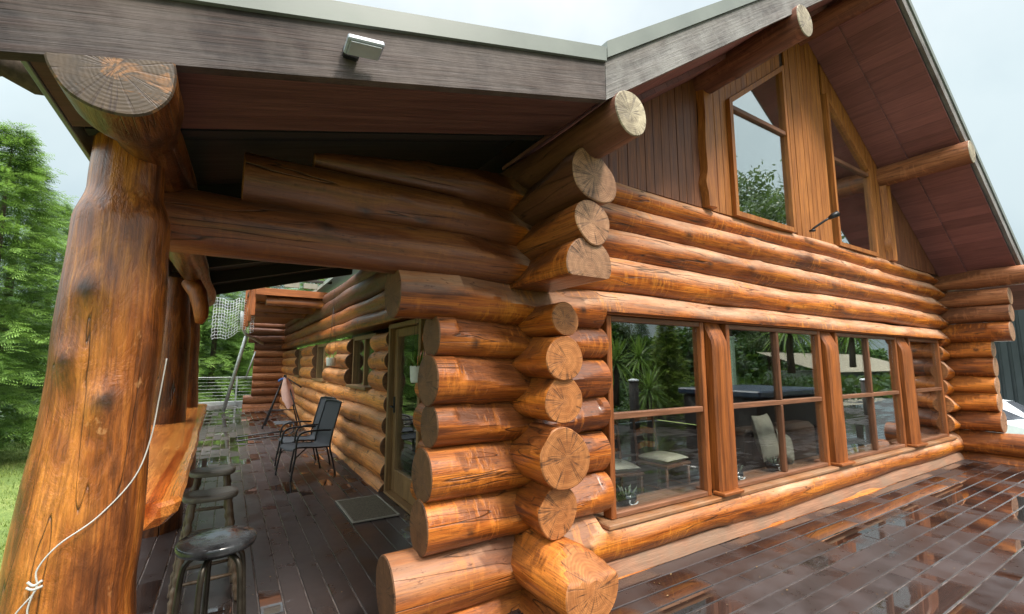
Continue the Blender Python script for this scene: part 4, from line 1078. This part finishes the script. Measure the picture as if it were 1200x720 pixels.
# netting hung from the eave
mb=MB()
X0,X1,Zt=-.42,.55,3.35
def netp(u,v):
    return Vector((X0+(X1-X0)*u, 14.6+.15*math.sin(u*9)+.06*math.sin(v*7+u*4), Zt-(.98+.22*math.cos(u*3.1)*.6)*v+.05*math.sin(u*12)))
NU,NV=15,13
for i in range(NU+1):
    mb.tube([netp(i/NU+.012*math.sin(j*3.),j/NV) for j in range(NV+1)],.0040,4)
for j in range(NV+1):
    mb.tube([netp(i/NU,j/NV+.012*math.sin(i*4.)) for i in range(NU+1)],.0040,4)
tag(mb.build('hanging_net',M['white']),'white netting hanging in the opening below the balcony','net')

# ------------------------------------------------------------------ deck
def boards():
    mb=MB(); bid=[];al=[];tone=[];gapf=[]
    def put(a,b,alo):
        n0=len(mb.f); mb.bbox(a,b,.004); k=len(mb.f)-n0; t_=rnd.random(); i=rnd.random()*40
        return k,t_,i
    V=[]
    W=.146; g=.009
    # veranda boards run along y
    x=-1.18; j=0
    while x<1.20:
        y=-4+rnd.uniform(0,3); y_=-4
        cuts=[-4]; q=9.5+rnd.uniform(0,6)
        while q<20.9: cuts.append(q); q+=rnd.choice((3.6,4.2,4.8,5.4))
        cuts.append(20.95)
        for c0,c1 in zip(cuts,cuts[1:]):
            dz=rnd.uniform(-.0022,0); nv=len(mb.v); k,t_,i=put((x+g/2,c0+.003,-.034),(x+W-g/2,c1-.003,dz),1); V.append((nv,len(mb.v),t_,i+j,1))
        x+=W; j+=1
    # strip continuing to the wall past the corner
    x=1.20
    while x<1.86:
        cuts=[2.9]; q=9.5+rnd.uniform(0,6)
        while q<20.9: cuts.append(q); q+=rnd.choice((3.6,4.2,4.8,5.4))
        cuts.append(20.95)
        for c0,c1 in zip(cuts,cuts[1:]):
            dz=rnd.uniform(-.0022,0); nv=len(mb.v); k,t_,i=put((x+g/2,c0+.003,-.034),(x+W-g/2,c1-.003,dz),1); V.append((nv,len(mb.v),t_,i+j,1))
        x+=W; j+=1
    # front deck boards run along x
    y=2.79
    while y>-4:
        cuts=[1.206]; q=1.2+rnd.uniform(1.5,4)
        XE_=26 if y<.8 else 14
        while q<XE_-.5: cuts.append(q); q+=rnd.choice((2.4,3.0,3.6,4.2))
        cuts.append(XE_)
        for c0,c1 in zip(cuts,cuts[1:]):
            dz=rnd.uniform(-.0022,0); nv=len(mb.v); k,t_,i=put((c0+.003,y-W+g/2,-.034),(c1-.003,y-g/2,dz),0); V.append((nv,len(mb.v),t_,i+j,0))
        y-=W; j+=1
    n=len(mb.v); bid=[0.]*n; al=[0.]*n; tone=[0.]*n
    for a,b,t_,i,ax in V:
        for k in range(a,b): bid[k]=i; tone[k]=t_; al[k]=mb.v[k][1 if ax else 0]
    # sheet under the gaps, its pale colour painting sky glint on gap water
    mb.box((-1.18,-4,-.02),(1.203,20.95,-.010),1); mb.box((1.204,2.80,-.02),(1.9,20.95,-.010),1); mb.box((1.204,-4,-.02),(14,2.799,-.010),1); mb.box((14.001,-4,-.02),(26,.6,-.010),1)
    mb.box((-1.2,-4.05,-.30),(-1.165,21,-.036),0); mb.box((-1.16,20.96,-.3),(1.9,21.0,-.02),0); mb.box((-1.16,-4.06,-.3),(14,-4.02,-.036),0)
    k=len(mb.v)-n; bid+=[0.]*k; al+=[0.]*k; tone+=[.3]*k
    def screw(x,y):
        p=[(x+.0042*math.cos(1.05*k),y+.0042*math.sin(1.05*k),.0009) for k in range(6)]; mb.add(p,[(0,1,2,3,4,5)],2)
    n=len(mb.v)
    y=2.79
    while y>.3:
        for j in range(22):
            for q in (.026,W-.026): screw(1.5+.6*j+rnd.uniform(-.008,.008),y-q+rnd.uniform(-.004,.004))
        y-=W
    x=-1.18
    while x<1.6:
        for j in range(16):
            for q in (.026,W-.026):
                if not(x>1.0 and 2.2+.6*j<2.9): screw(x+q+rnd.uniform(-.004,.004),2.2+.6*j+rnd.uniform(-.008,.008))
        x+=W
    k=len(mb.v)-n; bid+=[0.]*k; al+=[0.]*k; tone+=[.3]*k
    mb.attr={'bid':('POINT',bid),'along':('POINT',al),'tone':('POINT',tone)}
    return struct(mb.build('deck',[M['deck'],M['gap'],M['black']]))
boards()
mb=MB(); at=[]; rg=random.Random(77)
for k in range(150):
    if k<95: x,y=rg.uniform(2.2,8.5),rg.uniform(.6,2.6)
    else: x,y=rg.uniform(-.1,1.6),rg.uniform(3.2,13)
    a=rg.uniform(0,6.28); L=rg.uniform(.010,.028); d=Vector((math.cos(a),math.sin(a),0)); e=Vector((-math.sin(a),math.cos(a),0)); p=Vector((x,y,.003))
    mb.add([p,p+d*L*.5+e*L*.22+Vector((0,0,.003)),p+d*L,p+d*L*.5-e*L*.22+Vector((0,0,.002))],[(0,1,2,3)]); at.append(rg.random())
mb.attr={'leaf':('FACE',at)}
o=mb.build('fallen_leaves',M['litter']); o['kind']='stuff'; o['label']='small dry leaves scattered over the wet deck'
# ground
GZ=-.62
mb=MB(); N=60; S=420
vs=[];fs=[]
for i in range(N+1):
    for k in range(N+1):
        x=-S+2*S*i/N; y=-S+2*S*k/N; d=math.hypot(x,y); vs.append((x,y,GZ+(.004*max(0,d-30))*noise.noise(Vector((x*.02,y*.02,0)))-.0))
for i in range(N):
    for k in range(N): fs.append((i*(N+1)+k,(i+1)*(N+1)+k,(i+1)*(N+1)+k+1,i*(N+1)+k+1))
mb.add(vs,fs,0,True); struct(mb.build('lawn',M['lawn']))

# ------------------------------------------------------------------ vegetation
def conifer(H,Rb,seed,mat,dens=1.0,name='conifer_tree',zlow=.04,leaf=1.0,parent=None):
    rg=random.Random(seed)
    r=empty(name,(0,0,0))
    mb=MB(); mb.tube([(0,0,-.1),(0,0,H*.5),(.0,0,H*.97)],[.02*H,.012*H,.01],10); mb.build('trunk',M['bark'],r)
    mb=MB(); at=[]
    nb=int(270*dens)
    for b_ in range(nb):
        t=zlow+(1-zlow)*((b_+rg.random())/nb)**.9; h=H*t; a=b_*2.39996+rg.uniform(-.4,.4)
        l=Rb*(1-t)**.72*rg.uniform(.72,1.12)+.12*leaf
        el=rg.uniform(-.05,.35)+.5*t
        d=Vector((math.cos(a),math.sin(a),0)); prev=None
        ns=max(4,int(l/(.15*leaf)))
        tone=rg.uniform(.0,.35)
        for k in range(ns):
            u=(k+.6)/ns
            if u<.22 and l>.8: continue
            p=Vector((0,0,h))+d*(l*u)+Vector((0,0,l*(math.sin(el)*u-.42*u*u)))
            # flat feathery spray
            for q in range(4):
                sa=a+rg.uniform(-1.15,1.15); L=rg.uniform(.28,.52)*leaf*(1.25-.5*u)
                dd=Vector((math.cos(sa),math.sin(sa),rg.uniform(-.55,.25))).normalized(); sd=dd.cross(Vector((0,0,1))).normalized()
                nrm=(Vector((0,0,1))+.5*Vector((rg.uniform(-1,1),rg.uniform(-1,1),0))).normalized(); sd=dd.cross(nrm).normalized()
                o=p+Vector((rg.uniform(-.08,.08),rg.uniform(-.08,.08),rg.uniform(-.1,.1)))*leaf
                tn=min(1,max(0,tone*1.2-.08+.62*u*u+rg.uniform(-.1,.18)))
                for m_ in range(5):
                    f=m_/5; base=o+dd*(L*f); ll=L*(.52-.30*f)
                    for sg in(-1,1):
                        tip=base+(dd*.72+sd*sg*.70)*ll+Vector((0,0,-.06*L)); w=dd*(.085*L)
                        mb.v.append(tuple(base)); mb.v.append(tuple(base.lerp(tip,.55)+w)); mb.v.append(tuple(tip)); i=len(mb.v)
                        mb.f.append((i-3,i-2,i-1)); mb.m.append(0); mb.sm.append(False); at.append(tn)
    mb.attr={'leaf':('FACE',at)}; mb.build('crown',mat,r)
    return r
def broadleaf(H,Rc,seed,mat,leaf=.13,n=9000,name='gum_tree',clear=.35):
    rg=random.Random(seed); r=empty(name,(0,0,0)); mb=MB(); tips=[]
    def limb(p,d,l,rad,dep):
        pts=[p];rads=[rad]; q=p.copy(); dd=d.copy()
        for i in range(5):
            dd=(dd+Vector((rg.uniform(-.22,.22),rg.uniform(-.22,.22),rg.uniform(-.05,.2)))).normalized(); q=q+dd*l/5; pts.append(q.copy()); rads.append(rad*(1-.12*(i+1)))
        mb.tube(pts,rads,8 if dep<2 else 5)
        if dep>=3: tips.append(q); return
        for k in range(3 if dep else 5):
            a=rg.uniform(0,6.28); s_=rg.uniform(.5,.95); nd=(dd*.8+Vector((math.cos(a),math.sin(a),rg.uniform(-.1,.5)))*s_).normalized()
            limb(pts[-1-(k%2)],nd,l*rg.uniform(.55,.8),rad*.45,dep+1)
    limb(Vector((0,0,-.1)),Vector((rg.uniform(-.1,.1),rg.uniform(-.1,.1),1)),H*clear,.022*H,0)
    mb.build('trunk',M['bark'],r)
    mb=MB(); at=[]
    per=max(1,n//len(tips))
    for tp in tips:
        rr=rg.uniform(.6,1.25)*Rc*.30; tn=rg.random()*.5
        for k in range(per):
            v=Vector((rg.gauss(0,1),rg.gauss(0,1),rg.gauss(0,.6)))*rr*.62; p=tp+v
            a=Vector((rg.uniform(-1,1),rg.uniform(-1,1),rg.uniform(-1.2,.3))).normalized(); b_=a.cross(Vector((rg.uniform(-1,1),rg.uniform(-1,1),rg.uniform(-1,1)))).normalized()
            L=leaf*rg.uniform(.7,1.4); i=len(mb.v)
            mb.v += [tuple(p),tuple(p+a*L*.5+b_*L*.2),tuple(p+a*L),tuple(p+a*L*.5-b_*L*.2)]; mb.f.append((i,i+1,i+2,i+3)); mb.m.append(0); mb.sm.append(False); at.append(min(1,max(0,tn+.35+.3*v.z/rr+rg.uniform(-.15,.15))))
    mb.attr={'leaf':('FACE',at)}; mb.build('crown',mat,r); return r
def cordyline(H,seed,name='cabbage_tree',nl=90,L0=.8):
    rg=random.Random(seed); r=empty(name,(0,0,0)); mb=MB(); mb.tube([(0,0,-.1),(.04,0,H*.5),(.02,.02,H)],[.08,.065,.06],10); mb.build('trunk',M['bark'],r)
    mb=MB(); at=[]
    for k in range(nl):
        a=k*2.39996; el=1.45-2.1*(k/nl)+rg.uniform(-.1,.1); L=L0*rg.uniform(.8,1.15); p=Vector((.02,.02,H)); d=Vector((math.cos(a)*math.cos(el),math.sin(a)*math.cos(el),math.sin(el))); sd=Vector((-math.sin(a),math.cos(a),0))
        rows=[]
        for i in range(6):
            u=i/5; q=p+d*L*u+Vector((0,0,-.30*L*u*u*(1.2 if el<.8 else .5))); w=.026*(1-u)**.5*(.5+min(1,u*3)*.6)+.001; rows.append((q-sd*w,q+sd*w))
        b=len(mb.v)
        for x_,y_ in rows: mb.v.append(tuple(x_)); mb.v.append(tuple(y_))
        tn=rg.uniform(.2,1)
        for i in range(5): mb.f.append((b+2*i,b+2*i+1,b+2*i+3,b+2*i+2)); mb.m.append(0); mb.sm.append(True); at.append(tn)
    mb.attr={'leaf':('FACE',at)}; mb.build('leaves',M['sword'],r); return r
def shrub(Rr,H,seed,mat,n=2500,leaf=.09,name='shrub'):
    rg=random.Random(seed); r=empty(name,(0,0,0)); mb=MB()
    for k in range(7):
        a=k*.9; mb.tube([(0,0,-.05),(Rr*.4*math.cos(a),Rr*.4*math.sin(a),H*.5),(Rr*.6*math.cos(a),Rr*.6*math.sin(a),H*.8)],[.02,.014,.005],6)
    mb.build('stems',M['bark'],r); mb=MB(); at=[]
    for k in range(n):
        th=rg.uniform(0,6.28); ph=math.acos(rg.uniform(-.1,1)); q=rg.uniform(.55,1.05)*(1+.25*noise.noise(Vector((math.cos(th)*1.7+seed,math.sin(th)*1.7,ph*2))))
        p=Vector((Rr*q*math.sin(ph)*math.cos(th),Rr*q*math.sin(ph)*math.sin(th),.1*H+.9*H*q*math.cos(ph)))
        a=Vector((rg.uniform(-1,1),rg.uniform(-1,1),rg.uniform(-.3,1))).normalized(); b_=a.cross(Vector((rg.uniform(-1,1),rg.uniform(-1,1),rg.uniform(-1,1)))).normalized(); L=leaf*rg.uniform(.7,1.4); i=len(mb.v)
        mb.v += [tuple(p),tuple(p+a*L*.5+b_*L*.26),tuple(p+a*L),tuple(p+a*L*.5-b_*L*.26)]; mb.f.append((i,i+1,i+2,i+3)); mb.m.append(0); mb.sm.append(False); at.append(min(1,q*.6*rg.uniform(.6,1.3)))
    mb.attr={'leaf':('FACE',at)}; mb.build('leaves',mat,r); return r

def place(o,x,y,z=GZ,rz=0,s=1.,label=None,cat=None,group=None):
    o.location=(x,y,z); o.rotation_euler.z=rz; o.scale=(s,s,s)
    if label: tag(o,label,cat,group)
    return o
cA=conifer(9.5,3.1,11,M['conifer']); place(cA,-4.7,15.0,GZ,.3,.82,'tall bright green feathery conifer beside the big veranda post','tree')
cB=conifer(8.0,2.6,12,M['conifer']); place(cB,-3.2,22.0,GZ,1.1,1.,'bright green conifer behind the second veranda post','tree')
cC=conifer(9.0,2.8,13,M['conifer2']); 
TG='conifers standing beyond the lawn'
place(cC,-6.2,21.0,GZ,0,1.,'darker conifer behind the tall bright one at the left edge','tree')
pl=[(cB,-.6,25.5,.98,'bright conifer rising beyond the far railing, left of the downpipe'),(cA,1.6,27.5,1.0,'bright conifer beyond the far railing, behind the net'),(cA,-9.0,20,1.15,'big conifer at the back of the lawn'),(cC,-2.2,30,1.25,'dark tall conifer behind the far railing'),(cB,4.5,31,1.2,'conifer rising behind the far end of the house'),
 ]
for src,x,y,s_,lab in pl:
    o=copy_tree(src); place(o,x,y,GZ,rnd.uniform(0,6),s_,lab,'tree')
# trees out of the direct view: the wood behind the viewer that the windows mirror
gA=broadleaf(13,5.2,21,M['gum'],.26,12000); place(gA,27.5,-12.5,GZ,0,1.3,'tall gum tree mirrored in the upper left gable window','tree')
gB=broadleaf(12,5.0,22,M['gum'],.26,12000); place(gB,33,-17,GZ,0,.7,'gum tree among the dark wood mirrored in the front windows','tree','trees in the dark wood mirrored in the windows')
ring=[(cC,9,-15,.8),(cC,13,-20,1.0),(gB,19,-19,.75),(cC,23,-23,1.0),(gA,27,-22,.8),(cC,39,-21,1.),(gB,45,-19,.9),(gA,52,-22,1.),(cC,60,-20,1.),(gB,29,-31,1.0),(cC,5,-19,.9),(gB,70,-22,1.1),(cC,36,-27,1.1),(gA,17,-27,.9)]
for src,x,y,s_ in ring:
    o=copy_tree(src); place(o,x,y,GZ,rnd.uniform(0,6),s_*.68,'tree in the dark wood mirrored in the front windows','tree','trees in the dark wood mirrored in the windows')
left=[(cC,-17,8,.7),(cA,-18,13,.8),(cB,-15,18,.9),(cC,-18,3,.7),(cC,-12,25,1.0),(cA,-7,28,1.0)]
for src,x,y,s_ in left:
    o=copy_tree(src); place(o,x,y,GZ,rnd.uniform(0,6),s_,'conifer along the far edge of the lawn mirrored in the glazed door','tree','trees along the lawn edge')
kA=cordyline(.9,31); place(kA,9.3,-3.9,.55,0,1.2,'spiky cabbage tree mirrored in the middle of the first window bay','tree')
for (x,y,h,s_,lab) in ((9.9,-3.2,.75,1.1,'low spiky cabbage plant beside the bollard, mirrored in the first bay'),(8.45,-4.3,2.1,1.1,'spiky cabbage tree mirrored at the left edge of the first bay'),(11.4,-4.9,1.7,1.1,'spiky cabbage tree beside the golden conifer, mirrored in the first bay'),(19.6,-4.3,2.3,1.9,'cabbage tree mirrored in the second bay behind the hot tub'),(26.5,-4.8,2.5,1.9,'cabbage tree mirrored in the third bay')):
    o=copy_tree(kA); place(o,x,y,h-.9,rnd.uniform(0,6),s_,lab,'tree')
yc=conifer(3.9,1.05,41,M['yellowconifer'],.75,'garden_conifer',.03,.55); place(yc,12.4,-4.6,GZ,0,.95,'small golden green conifer mirrored in the first window bay','tree')
sA=shrub(1.1,1.2,51,M['shrub'])
place(sA,-3.9,11.3,GZ,0,.5,'low dark shrub on the lawn beside the deck edge','shrub')
SG='shrubs along the lawn edge'
for (x,y,s_) in ((-6.0,17.6,1.1),(-7.6,17.2,1.2),(-4.3,18.5,1.0),(-9.2,17.0,1.2)):
    o=copy_tree(sA); place(o,x,y,GZ,rnd.uniform(0,6),s_,'dark leafy shrub at the back of the lawn under the conifers','shrub',SG)
for (x,y,s_) in ((6.6,-5.2,1.3),(12.6,-5.4,1.2),(14.2,-5.6,1.3),(18.2,-5.8,1.3),(23,-6.4,1.5)):
    o=copy_tree(sA); place(o,x,y,GZ,rnd.uniform(0,6),s_,'dark garden shrub mirrored low in the front windows','shrub','shrubs in the mirrored garden')

def wood_mass(name,seg,seed,n,mat,label,hb):
    rg=random.Random(seed); mb=MB(); at=[]
    for k in range(n):
        t=rg.random(); d=seg(t); base=Vector((d[0],d[1],GZ)); H=hb*(.75+.35*noise.noise(Vector((t*26,seed,0)))+.16*noise.noise(Vector((t*90,seed,3))))
        z=H*rg.random()**.75; off=Vector((rg.gauss(0,1),rg.gauss(0,1),0))*1.6*(1.15-z/H)
        p=base+off+Vector((0,0,z)); a=Vector((rg.uniform(-1,1),rg.uniform(-1,1),rg.uniform(-.6,.6))).normalized(); b_=a.cross(Vector((rg.uniform(-1,1),rg.uniform(-1,1),rg.uniform(-1,1)))).normalized(); L=rg.uniform(.35,.75); i=len(mb.v)
        mb.v += [tuple(p),tuple(p+a*L*.5+b_*L*.3),tuple(p+a*L),tuple(p+a*L*.5-b_*L*.3)]; mb.f.append((i,i+1,i+2,i+3)); mb.m.append(0); mb.sm.append(False); at.append(min(1,max(0,.2+.6*z/H*rg.uniform(.4,1.1))))
    mb.attr={'leaf':('FACE',at)}; o=mb.build(name,mat); o['kind']='stuff'; o['label']=label; return o
wood_mass('hedge_bank',lambda t:(5+45*t,-7.6-.8*math.sin(t*9)-2.2*t),9,16000,M['shrub'],'dark bank of garden hedging mirrored low in the front windows',1.25)
wood_mass('woodland',lambda t:(-45+135*t,-24-3*math.sin(t*9)),5,52000,M['conifer2'],'dark mass of woodland behind the garden mirrored in the windows',6.2)
wood_mass('woodland',lambda t:(-26+34*t,36-10*(1-t)**2+2*math.sin(t*11)),6,22000,M['conifer2'],'dark mass of woodland beyond the lawn and the far railing',6.)
wood_mass('woodland',lambda t:(-24+2*math.sin(t*9),-5+38*t),8,16000,M['conifer2'],'dark mass of woodland along the left edge of the lawn',4.5)
mb=MB(); at=[]; rg=random.Random(91)
for k in range(22000):
    y=rg.uniform(4.5,19); x=-1.6-rg.random()**1.5*(y*.42)
    if noise.noise(Vector((x*.9,y*.9,2)))<-.35: continue
    a=rg.uniform(0,6.28); h=rg.uniform(.03,.085); w=.006; d=Vector((math.cos(a),math.sin(a),0)); p=Vector((x,y,GZ)); e=Vector((-math.sin(a),math.cos(a),0))*w
    mb.v += [tuple(p-e),tuple(p+e),tuple(p+d*h*.5+Vector((0,0,h)))]; i=len(mb.v); mb.f.append((i-3,i-2,i-1)); mb.m.append(0); mb.sm.append(False); at.append(rg.random())
mb.attr={'leaf':('FACE',at)}; o=mb.build('grass',M['blade']); o['kind']='stuff'; o['label']='short grass blades of the lawn beside the deck'
# ------------------------------------------------------------------ mirrored deck fittings
def bollard(label):
    r=empty('bollard',(0,0,0)); tag(r,label,'bollard','timber bollards with white caps')
    mb=MB(); mb.tube([(0,0,GZ),(0,0,1.16)],.115,20); mb.build('post',M['bollard'],r)
    mb=MB(); mb.lathe([(0,1.16),(.13,1.162),(.135,1.18),(.12,1.205),(.06,1.225),(0,1.23)],(0,0,0),24); mb.build('cap',M['white'],r); return r
b1=bollard('dark timber bollard with white cap mirrored in the first window bay'); b1.location=(8.58,-2.55,0)
b3=copy_tree(b1); b3.location=(17.2,-.9,-.1); b3['label']='dark timber bollard with white cap mirrored in the third window bay'
b4=copy_tree(b1); b4.location=(-1.5,9.2,.35); b4['label']='dark timber bollard with white cap mirrored in the glazed door'
r=empty('hot_tub',(11.3,-1.3,0)); tag(r,'hot tub with a dark blue cover mirrored in the second window bay','hot tub')
mb=MB(); mb.bbox((10.1,-2.3,.003),(12.9,-.3,.82),.06); mb.build('skirt',M['tubside'],r)
mb=MB(); mb.bbox((10.02,-2.38,.822),(12.98,-.22,.98),.05); mb.build('cover',M['tub'],r)
r=empty('green_post',(12.75,-2.55,0)); tag(r,'pale green post beside the hot tub mirrored in the second bay','post')
mb=MB(); mb.bbox((12.68,-2.62,GZ),(12.82,-2.48,2.35),.008); mb.build('post',M['green_post'],r); mb=MB(); mb.bbox((12.66,-2.64,2.352),(12.84,-2.46,2.39),.006); mb.build('cap',M['green_post'],r)
r=empty('neighbour_shed',(30,-11,GZ)); tag(r,'low shed with a beige corrugated roof mirrored in the middle window bays','shed')
mb=MB(); mb.box((37,-15,GZ),(55,-11,1.0)); mb.build('wall',M['shedwall'],r)
mb=MB(); N=220
vs=[];fs=[]
for i in range(N+1):
    x=36.5+19*i/N; dz=.03*math.sin(i*1.57); vs+=[(x,-10.4,.95+dz),(x,-15.4,2.5+dz)]
for i in range(N): fs.append((2*i,2*i+2,2*i+3,2*i+1))
mb.add(vs,fs,0,True); mb.build('roof',M['shedroof'],r)

# ------------------------------------------------------------------ beyond the right wing: dark shed and a parked car
r=empty('steel_shed',(17.6,6,GZ)); tag(r,'dark green steel shed wall behind the log ends at the right edge','shed')
mb=MB()
for k in range(60):
    y=2.85+.2*k; mb.bbox((17.5,y+.004,GZ),(17.58,y+.14,3.6),.01); mb.box((17.54,y+.14,GZ),(17.6,y+.204,3.6))
mb.build('wall',M['shed_dark'],r)
mb=MB(); mb.bbox((17.35,2.75,3.602),(20,15.1,3.75),.02); mb.build('roof',M['shed_dark'],r)
def car():
    r=empty('parked_car',(0,0,0)); tag(r,'white parked car with only its bonnet showing past the right log ends','car')
    prof=[(-2.1,.35),(-2.12,.62),(-2.0,.82),(-1.2,.98),(-.95,1.02),(-.25,1.44),(.2,1.50),(1.0,1.47),(1.65,1.10),(2.05,1.02),(2.12,.7),(2.08,.35)]
    vs=[];fs=[]; sec=[(-.84,.0),(-.88,.25),(-.80,1.)]
    n=len(prof)
    rows=[(-.86,1.0,0),(-.80,1.0,.03),(-.4,1.0,.06),(0,1.0,.07),(.4,1.0,.06),(.80,1.0,.03),(.86,1.0,0)]
    for (y,s_,up) in rows:
        for (x,z) in prof:
            yy=y*(1-.16*max(0,(z-1.0)/.5)); vs.append((x,yy,z+(up if z>.8 else 0)))
    for j in range(len(rows)-1):
        for i in range(n-1): fs.append((j*n+i,j*n+i+1,(j+1)*n+i+1,(j+1)*n+i))
        fs.append((j*n+n-1,j*n,(j+1)*n,(j+1)*n+n-1))
    fs+=[tuple(range(n))[::-1],tuple((len(rows)-1)*n+i for i in range(n))]
    mb=MB(); mb.add(vs,fs,0,True); o=mb.build('body',M['carpaint'],r); o.data.set_sharp_from_angle(angle=R(40))
    for sx in(-1.3,1.3):
        for sy in(-1,1):
            w=empty('wheel',(sx,sy*.8,.32)); w.parent=r
            Mx=Matrix.Rotation(R(90),4,'X')
            mb=MB(); mb.lathe([(.2,-.1),(.30,-.1),(.32,-.07),(.32,.07),(.30,.1),(.2,.1)],(0,0,0),28,0,Mx); o=mb.build('tyre',M['tyre'],None); o.parent=w
            mb=MB(); mb.lathe([(0,-.105),(.19,-.105),(.2,-.08),(.2,.08),(.19,.105),(0,.105)],(0,0,0),20,0,Mx); o=mb.build('rim',M['galv'],None); o.parent=w
    for sy in(-1,1):
        mb=MB(); mb.bbox((-2.10,sy*.62-.16,.66),(-1.93,sy*.62+.16,.78),.03); mb.build('headlight',M['lampglass'],r)
        mb=MB(); mb.prism([(-.80,1.06),(.0,1.10),(.0,1.40),(-.25,1.38)],sy*.80-.01,sy*.80+.01); mb.prism([(.06,1.10),(1.45,1.10),(.95,1.38),(.06,1.41)],sy*.80-.01,sy*.80+.01); mb.build('side_window',M['lampglass'],r)
    mb=MB(); mb.add([(-.93,-.70,1.10),(-.93,.70,1.10),(-.30,.62,1.47),(-.30,-.62,1.47)],[(0,1,2,3)]); mb.build('windscreen',M['lampglass'],r)
    mb=MB(); mb.bbox((-2.145,-.5,.42),(-2.10,.5,.58),.01); mb.build('grille',M['black'],r)
    return r
cr=car(); cr.location=(16.9,3.75,GZ-.22); cr.rotation_euler.z=R(70)

# ------------------------------------------------------------------ camera, light, sky
cam=bpy.data.cameras.new('camera'); co=bpy.data.objects.new('camera',cam); col.objects.link(co)
cam.sensor_width=36; cam.lens=36*530/1200; cam.clip_end=2000; cam.clip_start=.02
co.location=(0,0,1.6); co.rotation_euler=(R(90)+math.atan(66/530.),0,R(58.04-90)); sc.camera=co
SUN_EL,SUN_AZ=R(52),R(-72)      # azimuth of the sun measured from +x towards +y
sun=bpy.data.lights.new('sun','SUN'); sun.energy=3.9; sun.angle=R(12); sun.color=(1,.93,.82)
so=bpy.data.objects.new('sun',sun); col.objects.link(so)
dv=Vector((math.cos(SUN_EL)*math.cos(SUN_AZ),math.cos(SUN_EL)*math.sin(SUN_AZ),math.sin(SUN_EL)))
so.rotation_euler=dv.to_track_quat('Z','Y').to_euler(); so.location=(5,-8,20)
w=bpy.data.worlds.new("World"); sc.world=w; w.use_nodes=True
nt=w.node_tree; nt.nodes.clear(); N_=nt.nodes.new; L_=nt.links.new
out=N_('ShaderNodeOutputWorld'); bg=N_('ShaderNodeBackground'); L_(bg.outputs[0],out.inputs[0]); bg.inputs[1].default_value=.12
sky=N_('ShaderNodeTexSky'); sky.sky_type='NISHITA'; sky.sun_disc=False; sky.sun_elevation=SUN_EL; sky.sun_rotation=math.pi/2-SUN_AZ; sky.air_density=1.; sky.dust_density=4.; sky.ozone_density=1.5
tc=N_('ShaderNodeTexCoord'); sx=N_('ShaderNodeSeparateXYZ'); L_(tc.outputs['Generated'],sx.inputs[0])
nz=N_('ShaderNodeTexNoise'); nz.inputs['Scale'].default_value=2.2; nz.inputs['Detail'].default_value=5; nz.inputs['Roughness'].default_value=.55
L_(tc.outputs['Generated'],nz.inputs['Vector'])
# overcast deck: brighter towards the zenith, broken by soft cloud
rp=N_('ShaderNodeValToRGB'); e=rp.color_ramp.elements
e[0].position=0; e[0].color=(5.0,6.2,6.6,1); e[1].position=.88; e[1].color=(38.,39.,40.,1)
for p_,c_ in ((.42,(6.7,7.9,8.2,1)),(.66,(9.0,9.7,9.9,1)),(.76,(20,21,22,1))):
    x_=e.new(p_); x_.color=c_
L_(sx.outputs[2],rp.inputs[0])
ml=N_('ShaderNodeMix'); ml.data_type='RGBA'; ml.blend_type='MULTIPLY'; ml.inputs[0].default_value=1
cl=N_('ShaderNodeValToRGB'); q=cl.color_ramp.elements; q[0].position=.36; q[0].color=(.88,.92,.94,1); q[1].position=.64; q[1].color=(1.14,1.12,1.1,1)
L_(nz.outputs['Fac'],cl.inputs[0]); L_(rp.outputs[0],ml.inputs[6]); L_(cl.outputs[0],ml.inputs[7])
dt=N_('ShaderNodeVectorMath'); dt.operation='DOT_PRODUCT'; L_(tc.outputs['Generated'],dt.inputs[0]); dt.inputs[1].default_value=Vector((-.72,-.20,.66)).normalized()  # bright lobe added in the unseen left sky to light the veranda
lb=N_('ShaderNodeValToRGB'); q=lb.color_ramp.elements; q[0].position=.25; q[0].color=(1,1,1,1); q[1].position=.95; q[1].color=(1,1,1,1); q[0].color=(.0,.0,.0,1)
L_(dt.outputs['Value'],lb.inputs[0])
m3=N_('ShaderNodeMath'); m3.operation='MULTIPLY_ADD'; L_(lb.outputs[0],m3.inputs[0]); m3.inputs[1].default_value=1.4; m3.inputs[2].default_value=1.
vs_=N_('ShaderNodeVectorMath'); vs_.operation='SCALE'; L_(ml.outputs[2],vs_.inputs[0]); L_(m3.outputs[0],vs_.inputs[3])
mx=N_('ShaderNodeMix'); mx.data_type='RGBA'; mx.inputs[0].default_value=.82; L_(sky.outputs[0],mx.inputs[6]); L_(vs_.outputs[0],mx.inputs[7]); L_(mx.outputs[2],bg.inputs[0])
sc.view_settings.view_transform='Standard'; sc.view_settings.look='None'; sc.view_settings.exposure=0
sc.render.engine='CYCLES'
sc.cycles.use_denoising=True; sc.cycles.max_bounces=8; sc.cycles.transparent_max_bounces=12; sc.cycles.sample_clamp_indirect=8
